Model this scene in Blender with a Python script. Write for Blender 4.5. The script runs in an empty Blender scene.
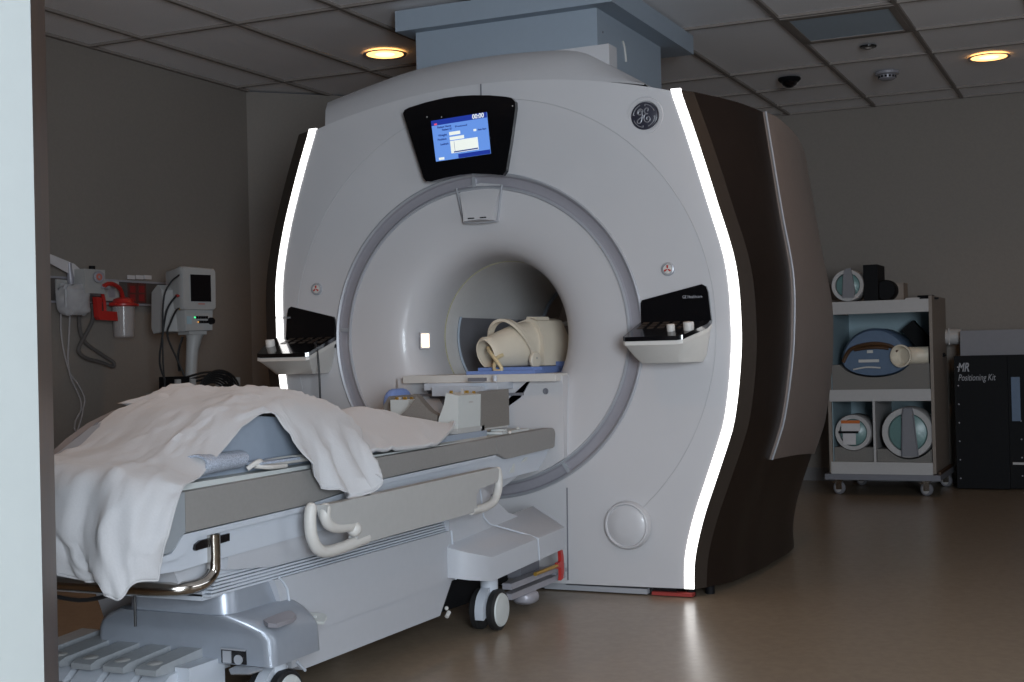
import bpy, bmesh, math, random
from mathutils import Vector, Matrix, noise
random.seed(7)
C = bpy.context.scene.collection
PI = math.pi
V = Vector
# ---------------------------------------------------------------- camera
F, YAW, PITCH, ROLL = 1340.718, 0.433451236, 0.0100306414, -0.024241099
CAM = V((0, 0, 1.05))
fw = V((-math.sin(YAW)*math.cos(PITCH), math.cos(YAW)*math.cos(PITCH), math.sin(PITCH)))
rt = V((math.cos(YAW), math.sin(YAW), 0)); up = rt.cross(fw)
r2 = rt*math.cos(ROLL) + up*math.sin(ROLL); u2 = -rt*math.sin(ROLL) + up*math.cos(ROLL)
cd = bpy.data.cameras.new('camera'); cam = bpy.data.objects.new('camera', cd); C.objects.link(cam)
cd.sensor_width = 36; cd.lens = F/1024*36; cd.clip_start = .02
M3 = Matrix((r2, u2, -fw)).transposed()
cam.matrix_world = Matrix.Translation(CAM) @ M3.to_4x4()
bpy.context.scene.camera = cam

def P(x, y, X=None, Y=None, Z=None):
    """measured point of the photograph on a real plane of the room"""
    d = r2*((x-512)/F) - u2*((y-341)/F) + fw
    t = X/d.x if X is not None else Y/d.y if Y is not None else (Z-1.05)/d.z
    return CAM + d*t

# ---------------------------------------------------------------- materials
def mat(name, col, rough=.5, metal=0, nz=0, ns=40, bump=0, emis=None, es=0, coat=0, trans=0, alpha=1, sheen=0, spec=.5, c2=None, ior=1.45):
    m = bpy.data.materials.new(name); m.use_nodes = True
    nt = m.node_tree; b = nt.nodes['Principled BSDF']
    b.inputs['Base Color'].default_value = (*col, 1); b.inputs['Roughness'].default_value = rough
    b.inputs['Metallic'].default_value = metal; b.inputs['Coat Weight'].default_value = coat
    b.inputs['Coat Roughness'].default_value = .08
    b.inputs['Transmission Weight'].default_value = trans; b.inputs['Alpha'].default_value = alpha
    b.inputs['Sheen Weight'].default_value = sheen; b.inputs['IOR'].default_value = ior
    b.inputs['Specular IOR Level'].default_value = spec
    if emis: b.inputs['Emission Color'].default_value = (*emis, 1); b.inputs['Emission Strength'].default_value = es
    tc = nt.nodes.new('ShaderNodeTexCoord'); n = nt.nodes.new('ShaderNodeTexNoise')
    n.inputs['Scale'].default_value = ns; n.inputs['Detail'].default_value = 3
    nt.links.new(tc.outputs['Object'], n.inputs['Vector'])
    if nz or c2:
        r = nt.nodes.new('ShaderNodeValToRGB')
        a = c2 or tuple(c*(1-nz) for c in col)
        r.color_ramp.elements[0].color = (*a, 1); r.color_ramp.elements[1].color = (*[min(1, c*(1+nz*.6)) for c in col], 1)
        r.color_ramp.elements[0].position = .35; r.color_ramp.elements[1].position = .65
        nt.links.new(n.outputs['Fac'], r.inputs['Fac']); nt.links.new(r.outputs['Color'], b.inputs['Base Color'])
    if bump:
        bp = nt.nodes.new('ShaderNodeBump'); bp.inputs['Strength'].default_value = bump; bp.inputs['Distance'].default_value = .01
        nt.links.new(n.outputs['Fac'], bp.inputs['Height']); nt.links.new(bp.outputs['Normal'], b.inputs['Normal'])
    return m
m_wall = mat('wall_paint', (.215, .188, .165), .75, nz=.03, ns=60, bump=.05)
m_ceil = mat('ceiling_tile', (.86, .84, .85), .9, nz=.06, ns=150, bump=.15)
m_grid = mat('ceiling_grid', (.22, .19, .17), .6)
m_floor = mat('vinyl_floor', (.26, .205, .15), .27, nz=.06, ns=35, spec=.5)
m_jamb = mat('white_door_paint', (.315, .335, .33), .5, nz=.01)
m_wood = mat('brown_door_wood', (.065, .030, .012), .4, nz=.3, ns=6)
m_white = mat('gantry_white', (.50, .49, .50), .38, nz=.01, ns=4, coat=.2)
m_white2 = mat('gantry_top_cover', (.47, .46, .47), .42, nz=.01)
m_ring = mat('ring_silver', (.31, .30, .33), .4, metal=.2, nz=.02)
m_edge = mat('ring_edge', (.40, .41, .44), .35, metal=.3)
m_seam = mat('seam_dark', (.16, .16, .18), .6)
m_brown = mat('dark_brown_gloss', (.014, .009, .007), .33, nz=.1, ns=3, spec=.22)
m_bezel = mat('brown_bezel', (.032, .024, .019), .45, nz=.05, spec=.3)
m_silver = mat('silver_panel', (.23, .185, .165), .38, metal=.3, nz=.03)
m_tube = mat('bore_liner', (.68, .66, .64), .35, nz=.02, coat=.2)
m_glow = mat('light_strip', (1, 1, 1), .5, emis=(1, .98, .95), es=1.9, nz=.01)
m_slot = mat('bore_lamp', (1, .9, .8), .5, emis=(1, .70, .48), es=1.7, nz=.01)
m_lamp = mat('downlight_lens', (1, .8, .5), .5, emis=(1, .52, .16), es=2.6, nz=.01)
m_lamp_hot = mat('downlight_lamp', (1, .85, .6), .5, emis=(1, .62, .26), es=3.0, nz=.01)
m_black = mat('gloss_black', (.004, .004, .005), .12, coat=.5, nz=.01)
m_matblack = mat('matt_black', (.006, .006, .007), .6, nz=.1, spec=.15)
m_rubber = mat('rubber_black', (.012, .012, .013), .6, nz=.1)
m_table = mat('table_plastic', (.47, .50, .55), .42, nz=.01)
m_table2 = mat('table_skirt_plastic', (.42, .43, .46), .45, nz=.01)
m_band = mat('taupe_band', (.235, .225, .215), .5, nz=.03, ns=80)
m_bandend = mat('band_end_cap', (.25, .27, .29), .5, nz=.02)
m_beige = mat('beige_board', (.40, .395, .385), .45, nz=.02)
m_metal = mat('metallic_hood', (.30, .325, .37), .32, metal=.25, nz=.02)
m_chrome = mat('polished_steel', (.55, .52, .48), .14, metal=1, nz=.02)
m_pedal = mat('pedal_grey', (.27, .285, .30), .55, nz=.04)
m_cloth = mat('white_cotton', (.47, .465, .475), .9, nz=.02, ns=200, bump=.06, sheen=.2)
m_pad = mat('blue_grey_vinyl', (.26, .30, .36), .5, nz=.02)
m_padgrey = mat('grey_vinyl', (.19, .185, .20), .55, nz=.02)
m_strap = mat('blue_mesh_strap', (.38, .42, .50), .8, nz=.3, ns=260, bump=.3)
m_foam = mat('grey_foam', (.185, .17, .155), .9, nz=.08, ns=150, bump=.2)
m_box = mat('pale_plastic', (.50, .52, .51), .5, nz=.01)
m_cream = mat('cream_plastic', (.68, .60, .48), .42, nz=.01)
m_creamcable = mat('yellowish_cable', (.60, .48, .28), .5, nz=.02)
m_blue = mat('blue_foam', (.16, .24, .50), .8, nz=.05, ns=120, bump=.1)
m_brass = mat('gold_contact', (.50, .30, .06), .35, metal=.7, nz=.02)
m_red = mat('red_plastic', (.42, .025, .02), .4, nz=.02)
m_redd = mat('red_tape', (.28, .035, .03), .5, nz=.02)
m_duct = mat('duct_paint', (.32, .37, .43), .55, nz=.015)
m_panelglass = mat('panel_lens', (.40, .50, .60), .35, nz=.02)
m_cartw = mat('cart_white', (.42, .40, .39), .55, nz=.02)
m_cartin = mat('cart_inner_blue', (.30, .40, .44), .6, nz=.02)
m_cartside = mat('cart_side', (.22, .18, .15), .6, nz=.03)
m_teal = mat('teal_fluid', (.15, .25, .24), .3, nz=.03)
m_bluepad = mat('blue_coil', (.09, .135, .21), .5, nz=.04)
m_monit = mat('monitor_housing', (.36, .35, .34), .5, nz=.02)
m_dark = mat('dark_screen', (.008, .007, .008), .2, nz=.02)
m_cable = mat('black_cable', (.015, .015, .016), .5, nz=.05)
m_greycable = mat('grey_hose', (.10, .09, .085), .45, nz=.05)
m_clear = mat('clear_tube', (.45, .42, .42), .15, alpha=.55, nz=.02)
m_can = mat('clear_canister', (.55, .50, .48), .12, alpha=.35, nz=.02)
m_plast = mat('wrapping_film', (.50, .49, .50), .2, alpha=.75, nz=.1, ns=20, bump=.4)
m_paper = mat('white_paper', (.55, .52, .52), .8, nz=.02)
m_rail = mat('wall_rail_metal', (.12, .105, .10), .4, metal=.4, nz=.03)
m_scr = mat('screen_blue', (.05, .1, .3), .4, emis=(.13, .29, .72), es=.72, nz=.01)
m_navy = mat('screen_navy', (.01, .02, .15), .4, emis=(.01, .03, .25), es=.8, nz=.01)
m_scrw = mat('screen_white', (.5, .5, .5), .4, emis=(.75, .80, .72), es=.7, nz=.01)
m_scrt = mat('screen_text', (.01, .03, .15), .4, emis=(.02, .05, .22), es=.6, nz=.01)
m_scrr = mat('screen_red', (.5, .05, .1), .4, emis=(.8, .08, .12), es=.7, nz=.01)
m_led = mat('green_led', (.05, .6, .2), .4, emis=(.05, .9, .3), es=1.2, nz=.01)
m_ledo = mat('amber_glow', (.8, .35, .05), .4, emis=(1, .45, .08), es=.7, nz=.01)
m_badge = mat('badge_dark', (.035, .035, .05), .3, nz=.03)
m_badgel = mat('badge_letter', (.26, .26, .28), .4, metal=.4, nz=.02)
m_label = mat('grey_lettering', (.30, .30, .32), .5, nz=.01)
m_orange = mat('orange_label', (.50, .12, .02), .6, nz=.03)
m_ylw = mat('yellow_gasket', (.36, .34, .20), .5, nz=.05)
m_pinkred = mat('pale_red', (.45, .13, .10), .5, nz=.03)
m_offwhite = mat('off_white_plastic', (.55, .53, .50), .45, nz=.01)

# ---------------------------------------------------------------- object helpers
ORG = {}
def empty(name, label, cat, loc, rot=0, group=None):
    o = bpy.data.objects.new(name, None); C.objects.link(o); o.empty_display_size = .1
    o.location = loc; o.rotation_euler = (0, 0, rot); ORG[o.name] = V(loc)
    o['label'] = label; o['category'] = cat
    if group: o['group'] = group
    return o
def finish(bm, angle):
    bmesh.ops.recalc_face_normals(bm, faces=bm.faces[:])
    for f in bm.faces: f.smooth = True
def obj(name, bm, m, parent=None, angle=35, local=False, label=None, kind=None, solid=0):
    finish(bm, angle)
    if parent is not None:
        org = ORG[parent.name]
        if not local: bmesh.ops.translate(bm, verts=bm.verts[:], vec=-org)
    else:
        xs = [v.co for v in bm.verts]
        org = V((sum((min(v.x for v in xs), max(v.x for v in xs)))/2, sum((min(v.y for v in xs), max(v.y for v in xs)))/2, min(v.z for v in xs)))
        bmesh.ops.translate(bm, verts=bm.verts[:], vec=-org)
    me = bpy.data.meshes.new(name); bm.to_mesh(me); bm.free()
    me.set_sharp_from_angle(angle=math.radians(angle))
    me.materials.append(m)
    o = bpy.data.objects.new(name, me); C.objects.link(o)
    if parent is not None: o.parent = parent
    else: o.location = org
    ORG[o.name] = org
    if label: o['label'] = label
    if kind: o['kind'] = kind
    if solid:
        s = o.modifiers.new('solid', 'SOLIDIFY'); s.thickness = solid; s.offset = 0
    return o
def top(name, bm, m, label, cat, group=None, **k):
    o = obj(name, bm, m, None, label=label, **k); o['category'] = cat
    if group: o['group'] = group
    return o
def struct(name, bm, m, **k): return obj(name, bm, m, None, kind='structure', **k)

def B(): return bmesh.new()
def merge(dst, src):
    me = bpy.data.meshes.new('t'); src.to_mesh(me); src.free(); dst.from_mesh(me); bpy.data.meshes.remove(me)
def bev(bm, w, seg=2):
    if w > 0:
        es = [e for e in bm.edges if len(e.link_faces) == 2 and e.calc_face_angle(0) > .5]
        bmesh.ops.bevel(bm, geom=es, offset=w, segments=seg, profile=.5, affect='EDGES', clamp_overlap=True)
def bx(dst, x0, x1, y0, y1, z0, z1, w=0, seg=2, mtx=None):
    b = B(); vs = [b.verts.new((x, y, z)) for x in (x0, x1) for y in (y0, y1) for z in (z0, z1)]
    for q in ((0,1,3,2),(4,6,7,5),(0,4,5,1),(2,3,7,6),(0,2,6,4),(1,5,7,3)): b.faces.new([vs[i] for i in q])
    bev(b, w, seg)
    if mtx is not None: b.transform(mtx)
    merge(dst, b); return dst
def prism(dst, pts, ext, w=0, seg=2):
    """solid of a flat 3D polygon swept by vector ext"""
    b = B(); e = V(ext); pts = [V(p) for p in pts]
    a = [b.verts.new(p) for p in pts]; c = [b.verts.new(p+e) for p in pts]; n = len(pts)
    b.faces.new(a); b.faces.new(c[::-1])
    for i in range(n): b.faces.new((a[i], c[i], c[(i+1) % n], a[(i+1) % n]))
    bev(b, w, seg); merge(dst, b); return dst
def yz(dst, x0, x1, pts, w=0, seg=2): return prism(dst, [(x0, y, z) for y, z in pts], (x1-x0, 0, 0), w, seg)
def xz(dst, y0, y1, pts, w=0, seg=2): return prism(dst, [(x, y0, z) for x, z in pts], (0, y1-y0, 0), w, seg)
def cat(pts, n=6, closed=False):
    pts = [V(p) for p in pts]; out = []; N = len(pts)
    for i in range(N if closed else N-1):
        if closed: p0, p1, p2, p3 = pts[(i-1) % N], pts[i], pts[(i+1) % N], pts[(i+2) % N]
        else: p0, p1, p2, p3 = pts[max(i-1, 0)], pts[i], pts[i+1], pts[min(i+2, N-1)]
        for k in range(n):
            t = k/n; out.append(.5*((2*p1)+(p2-p0)*t+(2*p0-5*p1+4*p2-p3)*t*t+(3*p1-p0-3*p2+p3)*t**3))
    if not closed: out.append(pts[-1])
    return out
def loft(dst, rings, closed=True, caps=True):
    b = B(); R = [[b.verts.new(p) for p in r] for r in rings]; n = len(rings[0])
    for i in range(len(R)-1):
        for j in range(n if closed else n-1):
            k = (j+1) % n; b.faces.new((R[i][j], R[i][k], R[i+1][k], R[i+1][j]))
    if caps and closed:
        b.faces.new(R[0]); b.faces.new(R[-1][::-1])
    bmesh.ops.remove_doubles(b, verts=b.verts[:], dist=1e-6)
    merge(dst, b); return dst
def tube(dst, pts, r, n=8, k=5, closed=False, taper=None):
    path = cat(pts, k, closed) if k > 1 else [V(p) for p in pts]
    N = len(path); rings = []; ref = None
    for i, p in enumerate(path):
        t = (path[(i+1) % N]-path[i-1]) if closed else (path[min(i+1, N-1)]-path[max(i-1, 0)])
        t.normalize()
        if ref is None: ref = t.cross(V((0.13, .27, .95))).normalized()
        ref = (ref - t*ref.dot(t)).normalized(); s = t.cross(ref)
        rr = r if taper is None else r*(1+(taper-1)*i/(N-1))
        rings.append([p+(ref*math.cos(2*PI*j/n)+s*math.sin(2*PI*j/n))*rr for j in range(n)])
    if closed: rings.append(rings[0]); loft(dst, rings, caps=False)
    else: loft(dst, rings)
    return dst
def lathe(dst, prof, org=(0, 0, 0), axis=(0, 0, 1), n=32, sx=1, cap=True):
    a = V(axis).normalized(); ref = V((1, 0, 0)) if abs(a.x) < .9 else V((0, 1, 0))
    x = (ref-a*ref.dot(a)).normalized(); y = a.cross(x); o = V(org)
    rings = [[o+a*h+(x*math.cos(2*PI*j/n)*sx+y*math.sin(2*PI*j/n))*max(r, 1e-4) for j in range(n)] for r, h in prof]
    loft(dst, rings, caps=cap); return dst
def cyl(dst, p0, p1, r, n=16, w=0):
    p0, p1 = V(p0), V(p1); h = (p1-p0).length
    pr = [(r, 0), (r, h)] if not w else [(r-w, 0), (r-w*.3, w*.3), (r, w), (r, h-w), (r-w*.3, h-w*.3), (r-w, h)]
    return lathe(dst, pr, p0, p1-p0, n)
def ell(dst, c, r, n=20, m=12, e=1.0):
    prof = []
    def sg(v, e): return math.copysign(abs(v)**e, v)
    rings = []
    for i in range(1, m):
        t = -PI/2+PI*i/m
        rings.append([V((c[0]+r[0]*sg(math.cos(t), e)*sg(math.cos(2*PI*j/n), e), c[1]+r[1]*sg(math.cos(t), e)*sg(math.sin(2*PI*j/n), e), c[2]+r[2]*sg(math.sin(t), e))) for j in range(n)])
    return loft(dst, rings)
def text(name, s, size, loc, m, parent, rot=(PI/2, 0, 0), ext=.0008, shear=0, width=None, bold=0, align='LEFT', local=False):
    cu = bpy.data.curves.new(name, 'FONT'); cu.body = s; cu.size = size; cu.extrude = ext; cu.shear = shear
    cu.align_x = align; cu.offset = bold; cu.resolution_u = 3
    t = bpy.data.objects.new('t', cu); me = bpy.data.meshes.new_from_object(t)
    bpy.data.objects.remove(t); bpy.data.curves.remove(cu)
    if width:
        w = max(v.co.x for v in me.vertices)-min(v.co.x for v in me.vertices)
        for v in me.vertices: v.co.x *= width/w
    b = B(); b.from_mesh(me); bpy.data.meshes.remove(me)
    b.transform(Matrix.Translation(V(loc)) @ (Matrix.Rotation(rot[2], 4, 'Z') @ Matrix.Rotation(rot[1], 4, 'Y') @ Matrix.Rotation(rot[0], 4, 'X')))
    return obj(name, b, m, parent, local=local)
def lerp(tab, z):
    """smooth table lookup"""
    tab = sorted(tab)
    if z <= tab[0][0]: return tab[0][1]
    for i in range(len(tab)-1):
        if z <= tab[i+1][0]:
            z0, a = tab[i]; z1, b = tab[i+1]; t = (z-z0)/(z1-z0)
            m0 = (b-tab[i-1][1])/(z1-tab[i-1][0]) if i else (b-a)/(z1-z0)
            m1 = (tab[i+2][1]-a)/(tab[i+2][0]-z0) if i+2 < len(tab) else (b-a)/(z1-z0)
            h = z1-z0
            return (2*t**3-3*t*t+1)*a+(t**3-2*t*t+t)*h*m0+(-2*t**3+3*t*t)*b+(t**3-t*t)*h*m1
    return tab[-1][1]
# ================================================================ SETTING
HC = 2.90; XL = -5.485; YB = 10.6; XR = 3.2
b = B(); bx(b, -6, XR+.1, -3, YB+.3, -.1, 0); struct('floor', b, m_floor)
b = B(); bx(b, -6, XR+.1, -3, YB+.3, HC+.012, HC+.1); struct('ceiling', b, m_ceil)
# suspension grid: each column of tiles has its own cross bars as in the photo
b = B(); gx = [-5.08, -4.42, -3.755, -3.09, -2.433, -1.765, -1.12, -.47, .18, .83, 1.48, 2.13]
def gbar(x0, x1, y0, y1, d=0): bx(b, x0, x1, y0, y1, HC-.004+d, HC+.013)
for x in gx: gbar(x-.012, x+.012, -3, YB)
def ybar(y, x0, x1): gbar(x0, x1, y-.011, y+.011, .001)
for y in (1.9, 3.28, 4.66, 6.05, 7.46, 8.86): ybar(y, XL, XR)
for y in (9.55, 10.17): ybar(y, -3.09, -1.765)
ybar(10.17, -1.765, XR)
ybar(8.17, -1.765, -.47); ybar(8.17, .18, XR)
gbar(XL, XL+.03, -3, 7.6); gbar(-2.5, XR, YB-.025, YB, .002)
struct('trim_1', b, m_grid)
b = B(); bx(b, XL-.12, XL, -3, 7.6, 0, HC); struct('wall_left', b, m_wall)
b = B(); prism(b, [(XL, 7.6, 0), (XL+3.0, YB, 0), (XL+2.9, YB+.12, 0), (XL-.12, 7.65, 0)], (0, 0, HC)); struct('wall_far', b, m_wall)
b = B(); bx(b, XL+2.95, XR, YB, YB+.12, 0, HC); struct('wall_back', b, m_wall)
b = B(); bx(b, XR, XR+.1, -3, 1.9, 0, HC); bx(b, XR, XR+.1, 4.6, YB, 0, HC); bx(b, XR, XR+.1, 1.9, 4.6, 0, .8); bx(b, XR, XR+.1, 1.9, 4.6, 2.2, HC); struct('wall_right', b, m_wall)
b = B()
for y0_, y1_, z0_, z1_ in ((1.9, 1.96, .8, 2.2), (4.54, 4.6, .8, 2.2), (1.96, 4.54, .8, .86), (1.96, 4.54, 2.14, 2.2)): bx(b, XR-.015, XR+.1, y0_, y1_, z0_, z1_, .003)
wn = struct('added_window_1', b, m_ring)  # out-of-view window, added to give the side fill lamp a setting
b = B(); bx(b, XR+.04, XR+.05, 1.96, 4.54, .86, 2.14); obj('added_window_glass', b, mat('added_window_glass', (.8, .85, .9), .05, trans=1, nz=.01), wn)  # pane of the added window
b = B(); bx(b, XL, -1.36, 1.05, 1.17, 0, HC); bx(b, -1.36, XR, 1.05, 1.17, 2.45, HC); bx(b, 1.9, XR, 1.05, 1.17, 0, 2.45)
struct('wall_front', b, m_wall)
b = B(); bx(b, -1.36, -1.187, .98, 1.215, 0, 2.45, .004); struct('trim_2', b, m_jamb)
b = B(); bx(b, XL, XL+.012, 1.2, 7.6, 0, .1, .003)
struct('baseboard_left', b, m_wood)
b = B(); bx(b, -2.4, XR, YB-.012, YB, 0, .1, .003)
struct('baseboard_back', b, mat('grey_base', (.18, .17, .17), .5, nz=.03))
# open wooden door leaf, folded back beside the frame
dr = B(); L = V((-.672, .7405, 0)).normalized(); bx(dr, 0, .90, 0, .045, .01, 2.40, .004)
ang = math.atan2(L.y, L.x); dr.transform(Matrix.Translation((-1.222, 1.240, 0)) @ Matrix.Rotation(ang, 4, 'Z'))
d1 = struct('door_1', dr, m_wood)
hd = B(); mt = Matrix.Translation((-1.222, 1.240, 0)) @ Matrix.Rotation(ang, 4, 'Z')
tube(hd, [(.83, .045, 1.0), (.83, .09, 1.0), (.72, .095, 1.0)], .01, k=1); hd.transform(mt)
obj('door_handle', hd, m_chrome, d1)

# downlights
def downlight(x, y, label):
    t = empty('downlight', label, 'ceiling light', (x, y, HC), group='round recessed downlights')
    b = B(); lathe(b, [(.114, .0), (.128, -.004), (.132, -.001), (.132, .004), (.114, .006)], (x, y, HC-.004), n=48, cap=False); obj('trim_ring', b, m_ring, t)
    b = B(); lathe(b, [(.112, .003), (.095, .007), (.001, .008)], (x, y, HC-.006), n=40); obj('lens', b, m_lamp, t)
    b = B(); ell(b, (x, y, HC-.002), (.062, .062, .008)); obj('lamp', b, m_lamp_hot, t)
downlight(-4.09, 7.095, 'lit warm round downlight over the left end of the scanner')
downlight(-.796, 9.176, 'lit warm round downlight at upper right, nearer the back wall')
# ceiling fittings
t = empty('ceiling_panel', 'flat blue grey lens panel set in the ceiling grid at upper right', 'ceiling panel', (-1.43, 7.81, HC))
b = B(); bx(b, -1.755, -1.13, 7.475, 7.53, HC-.008, HC+.01, .002); bx(b, -1.755, -1.13, 8.10, 8.16, HC-.008, HC+.01, .002)
bx(b, -1.755, -1.715, 7.52, 8.11, HC-.008, HC+.01, .002); bx(b, -1.165, -1.13, 7.52, 8.11, HC-.008, HC+.01, .002); obj('panel_frame', b, m_grid, t)
b = B(); bx(b, -1.716, -1.164, 7.525, 8.105, HC-.003, HC+.011); obj('lens', b, m_panelglass, t)
t = empty('camera_dome', 'small black conical dome on the ceiling above the back wall', 'ceiling camera', (-2.09, 9.148, HC))
b = B(); lathe(b, [(.075, 0), (.078, -.012), (.06, -.03)], (-2.09, 9.148, HC), n=28); obj('base', b, m_matblack, t)
b = B(); lathe(b, [(.058, -.028), (.045, -.05), (.02, -.066), (.001, -.07)], (-2.09, 9.148, HC), n=28); obj('dome', b, m_black, t)
t = empty('smoke_detector', 'white round smoke detector with vent slots on the ceiling', 'smoke detector', (-1.461, 9.305, HC))
b = B(); lathe(b, [(.08, 0), (.08, -.018), (.062, -.024)], (-1.461, 9.305, HC), n=28); obj('base', b, m_ring, t)
b = B(); lathe(b, [(.058, -.022), (.056, -.045), (.04, -.055), (.001, -.056)], (-1.461, 9.305, HC), n=28); obj('sensor_head', b, m_ring, t)
b = B()
for k in range(14):
    a = 2*PI*k/14; bx(b, -.007, .007, -.06, -.054, -.042, -.028, mtx=Matrix.Translation((-1.461, 9.305, HC)) @ Matrix.Rotation(a, 4, 'Z'))
obj('vent_slots', b, m_dark, t)
t = empty('sprinkler', 'small flat dark round sprinkler plate on the ceiling next to the lens panel', 'sprinkler', (-1.434, 8.435, HC))
b = B(); lathe(b, [(.052, 0), (.05, -.008), (.03, -.011)], (-1.434, 8.435, HC), n=24); obj('cover_plate', b, m_dark, t)
b = B(); lathe(b, [(.02, -.008), (.016, -.02), (.001, -.022)], (-1.434, 8.435, HC), n=16); obj('sprinkler_head', b, m_grid, t)
# cable / quench duct box between scanner and ceiling
t = empty('ceiling_duct', 'blue grey boxed duct between the scanner top and the ceiling', 'duct', (-2.93, 6.9, 2.2))
kk = 1.0947
b = B(); bx(b, -3.15*kk, -2.2*kk, 5.77*kk, 6.69*kk, 2.2, HC-.11, .004); obj('duct_box', b, m_duct, t)
b = B(); bx(b, -3.225*kk, -2.10*kk, 5.70*kk, 6.95*kk, HC-.112, HC-.002, .004); obj('ceiling_flange', b, m_duct, t)
b = B(); tube(b, [(-2.195*kk, 6.10*kk, 2.69), (-2.194*kk, 6.12*kk, 2.66), (-2.195*kk, 6.14*kk, 2.59)], .006); obj('cable_clip', b, m_offwhite, t)
b = B(); lathe(b, [(.007, 0), (.005, .004), (.001, .005)], (-2.2*kk, 5.84*kk, 2.68), (1, 0, 0), 10); obj('duct_screw', b, m_seam, t)

# ================================================================ SCANNER
G = 5.44; CX = -2.63; RX, RZ = -2.665, 1.137
HW = [(.053, .914), (.18, .925), (.341, .968), (.514, 1.032), (.672, 1.090), (.76, 1.117), (.95, 1.146), (1.137, 1.157), (1.403, 1.139), (1.682, 1.063), (1.956, .980), (2.158, .912)]
def lx(z): t = max(0, min(1, (z-1.15)/.6)); return .048*t*t*(3-2*t)      # the far side runs out a little more at the top
def yf(x, z): return G+.12*max(0, math.hypot(x-CX-.008, z-1.155)-1.045)
def outline(inset=0, dy=0, adds=(0, 0, 0), zt=2.158, zb=.053, arch=.12):
    pts = []; n1, n2, n3 = 44, 40, 16
    def add(z):
        u = (z-.05)/(2.1-.05); t, m, q = adds
        return q*(1-u)*(1-2*u)+m*4*u*(1-u)+t*u*(2*u-1)
    def hwz(z): return lerp(HW, .053+(z-zb)/(zt-zb)*(2.158-.053))-inset+add(z)
    for i in range(n1): z = zb+(zt-zb)*i/n1; pts.append((hwz(z), z))
    w = hwz(zt)
    for i in range(n2): x = w-(2*w+lx(zt))*i/n2; pts.append((x, zt+arch*max(0, 1-(x/(w+(lx(zt) if x < 0 else 0)))**2)))
    for i in range(n1): z = zt-(zt-zb)*i/n1; pts.append((-hwz(z)-lx(z), z))
    w = hwz(zb)
    for i in range(n3): pts.append((-w+2*w*i/n3, zb))
    return [V((CX+x, yf(CX+x, z)+dy, z)) for x, z in pts]
scan = empty('mri_scanner', 'large white MRI scanner with glowing side strips and dark brown flanks', 'MRI scanner', (CX, 6.4, 0))
def ellring(rx, rz, y, ref=None, n=144, cx=RX):
    out = []
    for i in range(n):
        a = 2*PI*i/n; out.append(V((cx+rx*math.cos(a), y, RZ+rz*math.sin(a))))
    return out
# front cover: outline down to the ring opening
outer = outline(inset=.040, zb=.036)
inner = []
for p in outer:
    a = math.atan2((p.z-RZ)/.735, (p.x-RX)/.77); inner.append(V((RX+.77*math.cos(a), G, RZ+.735*math.sin(a))))
rings = []
for k in range(13):
    s = k/12; r = []
    for o_, i_ in zip(outer, inner):
        q = i_.lerp(o_, s); q.y = yf(q.x, q.z); r.append(q)
    rings.append(r)
b = B(); loft(b, [[V((p.x, p.y+.03, p.z)) for p in rings[0]]]+rings, caps=False); front = obj('front_cover', b, m_white, scan, angle=40)
# facet seam circle and vertical joint lines
b = B(); pts = []
for i in range(141):
    a = -PI*.30+PI*1.6*i/140; pts.append((CX+.008+1.045*math.cos(a), G+.0005, 1.155+1.045*math.sin(a)))
pts = [p for p in pts if p[2] > .07]
tube(b, pts, .0018, n=6, k=1); obj('facet_seam', b, mat('seam_grey', (.43, .425, .435), .6), scan); b = B()
tube(b, [(-2.641, G-.001, 1.88), (-2.641, G-.002, 2.275)], .003, n=6, k=1)
obj('upper_joint', b, m_seam, scan); b = B()
tube(b, [(-2.268, G-.001, .40+.06), (-2.274, G-.001, .055)], .003, n=6, k=1)
obj('lower_joint', b, m_seam, scan)
# ring
def ringprof(prof, m, name, n=144, f=.95):
    b = B(); rr = []
    for r, y in prof: rr.append(ellring(r, r*f+(.735-.77*f)*(r/.77), y, n=n))
    loft(b, rr, caps=False); return obj(name, b, m, scan)
ringprof([(.772, G+.02), (.772, G-.006), (.766, G-.010), (.758, G-.003)], m_edge, 'ring_outer_edge')
ringprof([(.758, G-.003), (.752, G+.008), (.74, G+.012), (.715, G+.010), (.708, G+.002)], m_ring, 'ring_band')
ringprof([(.708, G+.002), (.702, G-.006), (.697, G-.006), (.692, G+.004)], m_edge, 'ring_inner_edge')
for ang in (92, -57.5, 176):
    b = B(); a = math.radians(ang); c, s = math.cos(a), math.sin(a)
    p0 = V((RX+.70*c, G, RZ+.668*s)); p1 = V((RX+.768*c, G, RZ+.733*s)); d = (p1-p0).normalized(); n_ = V((-d.z, 0, d.x))
    prism(b, [p0-n_*.008, p1-n_*.008, p1+n_*.008, p0+n_*.008], (0, .02, 0), .001); obj('ring_joint', b, m_edge, scan)
# flared mouth
prof = [(.694, .667, G+.004), (.64, .617, G+.006), (.56, .545, G+.010), (.50, .49, G+.018), (.455, .45, G+.030), (.42, .42, G+.048), (.395, .397, G+.075), (.376, .379, G+.11), (.362, .367, G+.155), (.353, .358, G+.22), (.349, .354, G+.30)]
b = B(); loft(b, [ellring(a, c, y) for a, c, y in prof], caps=False); obj('bore_mouth', b, m_white, scan)
b = B(); loft(b, [ellring(.349, .354, G+.298), ellring(.346, .351, G+.302), ellring(.348, .353, G+.307)], caps=False); obj('gasket', b, m_ylw, scan)
b = B(); loft(b, [ellring(.348, .353, G+.306), ellring(.342, .347, 5.9), ellring(.34, .345, 6.5), ellring(.342, .347, 6.88)], caps=False); obj('bore_liner', b, m_tube, scan)
b = B(); loft(b, [ellring(.342, .347, 6.86), ellring(.328, .333, 6.865), ellring(.328, .333, 6.88), ellring(.345, .35, 6.885)], caps=False); obj('rear_rim', b, m_duct, scan)
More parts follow.
